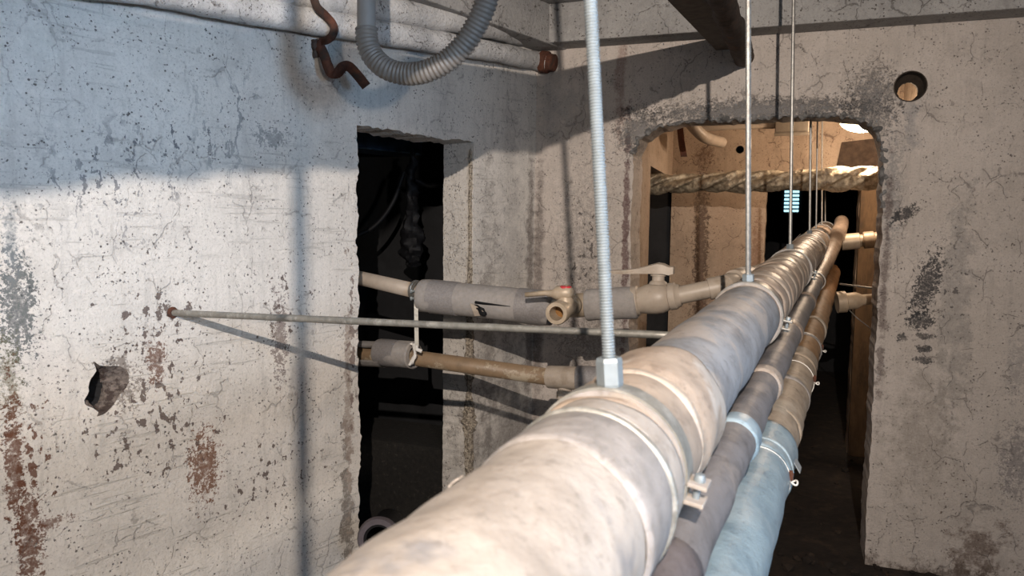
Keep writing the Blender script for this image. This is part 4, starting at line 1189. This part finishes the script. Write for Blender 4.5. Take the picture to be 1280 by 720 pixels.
# ------------------------------------------------------------------ horizontal steel rod
ra = lpt(*lw(216, 391), 0.06); ra2 = lpt(*lw(216, 391), 0.0)
rb = W(852, 420, 1.72)
srd = thing('steel_rod', ra2, 'long dull steel rod sticking out of the left wall across the doorway', 'rod')
mesh('rod', *sweep([ra] + lin(ra2, rb, 24), [0.0105] * 3 + [0.0105 - 0.0018 * k / 22 for k in range(23)], 14, lump=0.0012, lscale=30), MT['old_steel'], srd, 'all')
mesh('rust_plug', *lathe(lpt(*lw(216, 391), 0.01), ra2 - NL, [(0, 0.02), (0.012, 0.019), (0.018, 0.014)], 14, lump=0.004, lscale=80), MT['rust'], srd)

# ------------------------------------------------------------------ painted pipes along the top of the left wall
mpaint = wall_mat('flaking_paint_on_pipe', (0.58, 0.57, 0.56), (0.46, 0.455, 0.45), fleck_amt=1.0, chips=(), bump=0.9, scale=1.4)
def wall_pipe(pts, r, off):
    out = []
    for (x, y) in pts:
        u, v = lw(x, y)
        out.append(lpt(u, v, -off))
    return out
p1 = wall_pipe([(-160, -46), (150, -12), (300, 16), (480, 46), (600, 66)], 0.05, 0.058) + [W(668, 76, 3.90), W(684, 78, 3.90)]
wp = thing('wall_pipe', p1[2], 'white flaking painted pipe along the top of the left wall, lower of two', 'pipe')
pp = catmull(p1, 10)
mesh('pipe_body', *sweep(pp, 0.047, 24, lump=0.006, lscale=16), mpaint, wp, 'all')
eD = (pp[-1] - pp[-3]).normalized()
mesh('rust_end', *lathe(pp[-1] - eD * 0.02, pp[-1] + eD, [(-0.012, 0.045), (-0.01, 0.057), (0.024, 0.056), (0.028, 0.046), (0.06, 0.044)], 22), MT['rust'], wp, True)
p2 = wall_pipe([(-160, -96), (150, -50), (345, -6), (480, 17), (600, 37)], 0.05, 0.062) + [W(668, 50, 3.98), W(690, 54, 3.96)]
tag(mesh('wall_pipe', *sweep(catmull(p2, 10), 0.052, 24, lump=0.008, lscale=14), mpaint, None, 'all'),
    'white flaking painted pipe directly under the ceiling, upper of two', 'pipe')
# rusty strap over the pipes and the twisted strip below it
def ribbon(pts, wdir, wd, th):
    pts, fr = frames(pts)
    vs = []; fs = []
    for p, (t, n, b) in zip(pts, fr):
        wv = t.cross((p - CAM).normalized()).normalized(); wv = (wv + wdir * 0.25).normalized(); wv = (wv - t * wv.dot(t)).normalized(); nn = t.cross(wv)
        for s1_ in (-1, 1):
            for s2_ in (-1, 1):
                vs.append(p + wv * wd * s1_ + nn * th * s2_)
    for i in range(len(pts) - 1):
        a = i * 4; b = a + 4
        fs += [(a, a + 1, b + 1, b), (a + 2, b + 2, b + 3, a + 3), (a, b, b + 2, a + 2), (a + 1, a + 3, b + 3, b + 1)]
    fs += [(0, 2, 3, 1), (len(vs) - 4, len(vs) - 3, len(vs) - 1, len(vs) - 2)]
    return vs, fs
def wz(x, y, off=0.0):
    p = on_plane(x, y, CORNER, NL); z = proj(p)[2]
    return W(x, y, z - off)
rs = thing('rusty_bracket', wz(405, 85), 'twisted rusty pipe strap hanging from the painted pipes beside the hose', 'bracket')
mesh('pipe_strap', *ribbon(catmull([wz(391, -8, 0.17), wz(396, 8, 0.17), wz(408, 20, 0.16), wz(417, 32, 0.165), wz(416, 43, 0.15), wz(409, 50, 0.10), wz(400, 52, 0.03)], 6), DL, 0.014, 0.003), MT['rust'], rs, 'all')
mesh('twisted_strip', *ribbon(catmull([wz(396, 52, 0.02), wz(404, 66, 0.06), wz(409, 80, 0.10), wz(414, 91, 0.11), wz(422, 91, 0.12), wz(428, 84, 0.14), wz(436, 83, 0.16), wz(446, 93, 0.18), wz(458, 108, 0.20)], 6), DL * 0.8 - NL * 0.3, 0.018, 0.0035), MT['rust'], rs, 'all')
mesh('anchor_plate', *sweep(catmull([wz(393, 50, 0.01), wz(394, 62, 0.012), wz(396, 72, 0.01)], 4), 0.012, 8, lump=0.01, lscale=60), MT['darkrust'], rs)

# ------------------------------------------------------------------ corrugated hose
hz = 2.25
ho = thing('corrugated_hose', W(510, 100, hz), 'grey corrugated hose hanging in a loop from a rigid grey tube', 'hose')
t0 = W(458, -120, hz); t1 = W(458, 40, hz)
mesh('rigid_tube', *tube(t0, t1, 0.0275, 24), MT['hose_rigid'], ho, True)
hp = [W(x, y, z) for x, y, z in ((458, 36, 2.25), (459, 52, 2.25), (466, 70, 2.25), (482, 85, 2.24), (505, 92, 2.23), (530, 90, 2.21), (556, 78, 2.19), (578, 58, 2.17), (595, 32, 2.15), (607, 4, 2.13), (614, -30, 2.11), (618, -70, 2.1))]
fine_ = catmull(hp, 40)
# resample evenly
acc = [0]
for i in range(1, len(fine_)): acc.append(acc[-1] + (fine_[i] - fine_[i - 1]).length)
pitch = 0.0125
npt = int(acc[-1] / pitch * 4)
res = []; j = 0
for i in range(npt):
    tgt = acc[-1] * i / (npt - 1)
    while j < len(acc) - 2 and acc[j + 1] < tgt: j += 1
    res.append(fine_[j].lerp(fine_[j + 1], (tgt - acc[j]) / max(1e-9, acc[j + 1] - acc[j])))
mesh('corrugated_section', *sweep(res, [0.0335 if i % 4 in (0, 1) else 0.0295 for i in range(npt)], 28), MT['hose'], ho, 'all')

# ------------------------------------------------------------------ steel channel and rusted pipe under the ceiling
def shadow_line(pxs, shadow):
    """edge seen at the pixels pxs whose shadow from the lamp falls on the wall pixels given"""
    a = on_plane(*shadow[0], CORNER, NB) - KEY; b = on_plane(*shadow[1], CORNER, NB) - KEY
    n = a.cross(b).normalized()
    return [on_plane(x, y, KEY, n) for x, y in pxs]
EL = shadow_line([(838, 0), (902, 67)], [(890, 65), (665, 125)])
ER = shadow_line([(915, 0), (938, 67)], [(912, 87), (688, 172)])
def to_wall(l):
    a, b = l; d = (b - a).normalized()
    t = (CORNER - a).dot(NB) / d.dot(NB)
    return a + d * t, d
WL, CHD = to_wall(EL); WR, RPD = to_wall(ER)
cs = CHD.cross(Z).normalized(); cu = cs.cross(CHD).normalized()
ch = thing('steel_channel', WL, 'dark rusty steel channel running from the arch wall towards the viewer overhead', 'channel')
LCH = 4.7
hl_ = LCH / 2
cc = WL - CHD * (hl_ - 0.02) + cs * 0.05
mesh('web', *boxv(cc + cu * 0.005, CHD, cs, cu, hl_, 0.05, 0.005), MT['channel'], ch)
for sg in (-1, 1):
    mesh('flange', *boxv(cc + cs * (0.055 * sg) + cu * 0.03, CHD, cs, cu, hl_, 0.005, 0.03), MT['channel'], ch)
rs_ = RPD.cross(Z).normalized(); ru_ = rs_.cross(RPD).normalized()
rp0 = WR - rs_ * 0.04 + ru_ * 0.02 + RPD * 0.02; rp1 = rp0 - RPD * 4.6
tag(mesh('rusted_pipe', *sweep(lin(rp0, rp1, 90), 0.046, 24, lump=0.012, lscale=22), MT['darkrust'], None, 'all'),
    'rough black rusted pipe running overhead beside the steel channel', 'pipe')
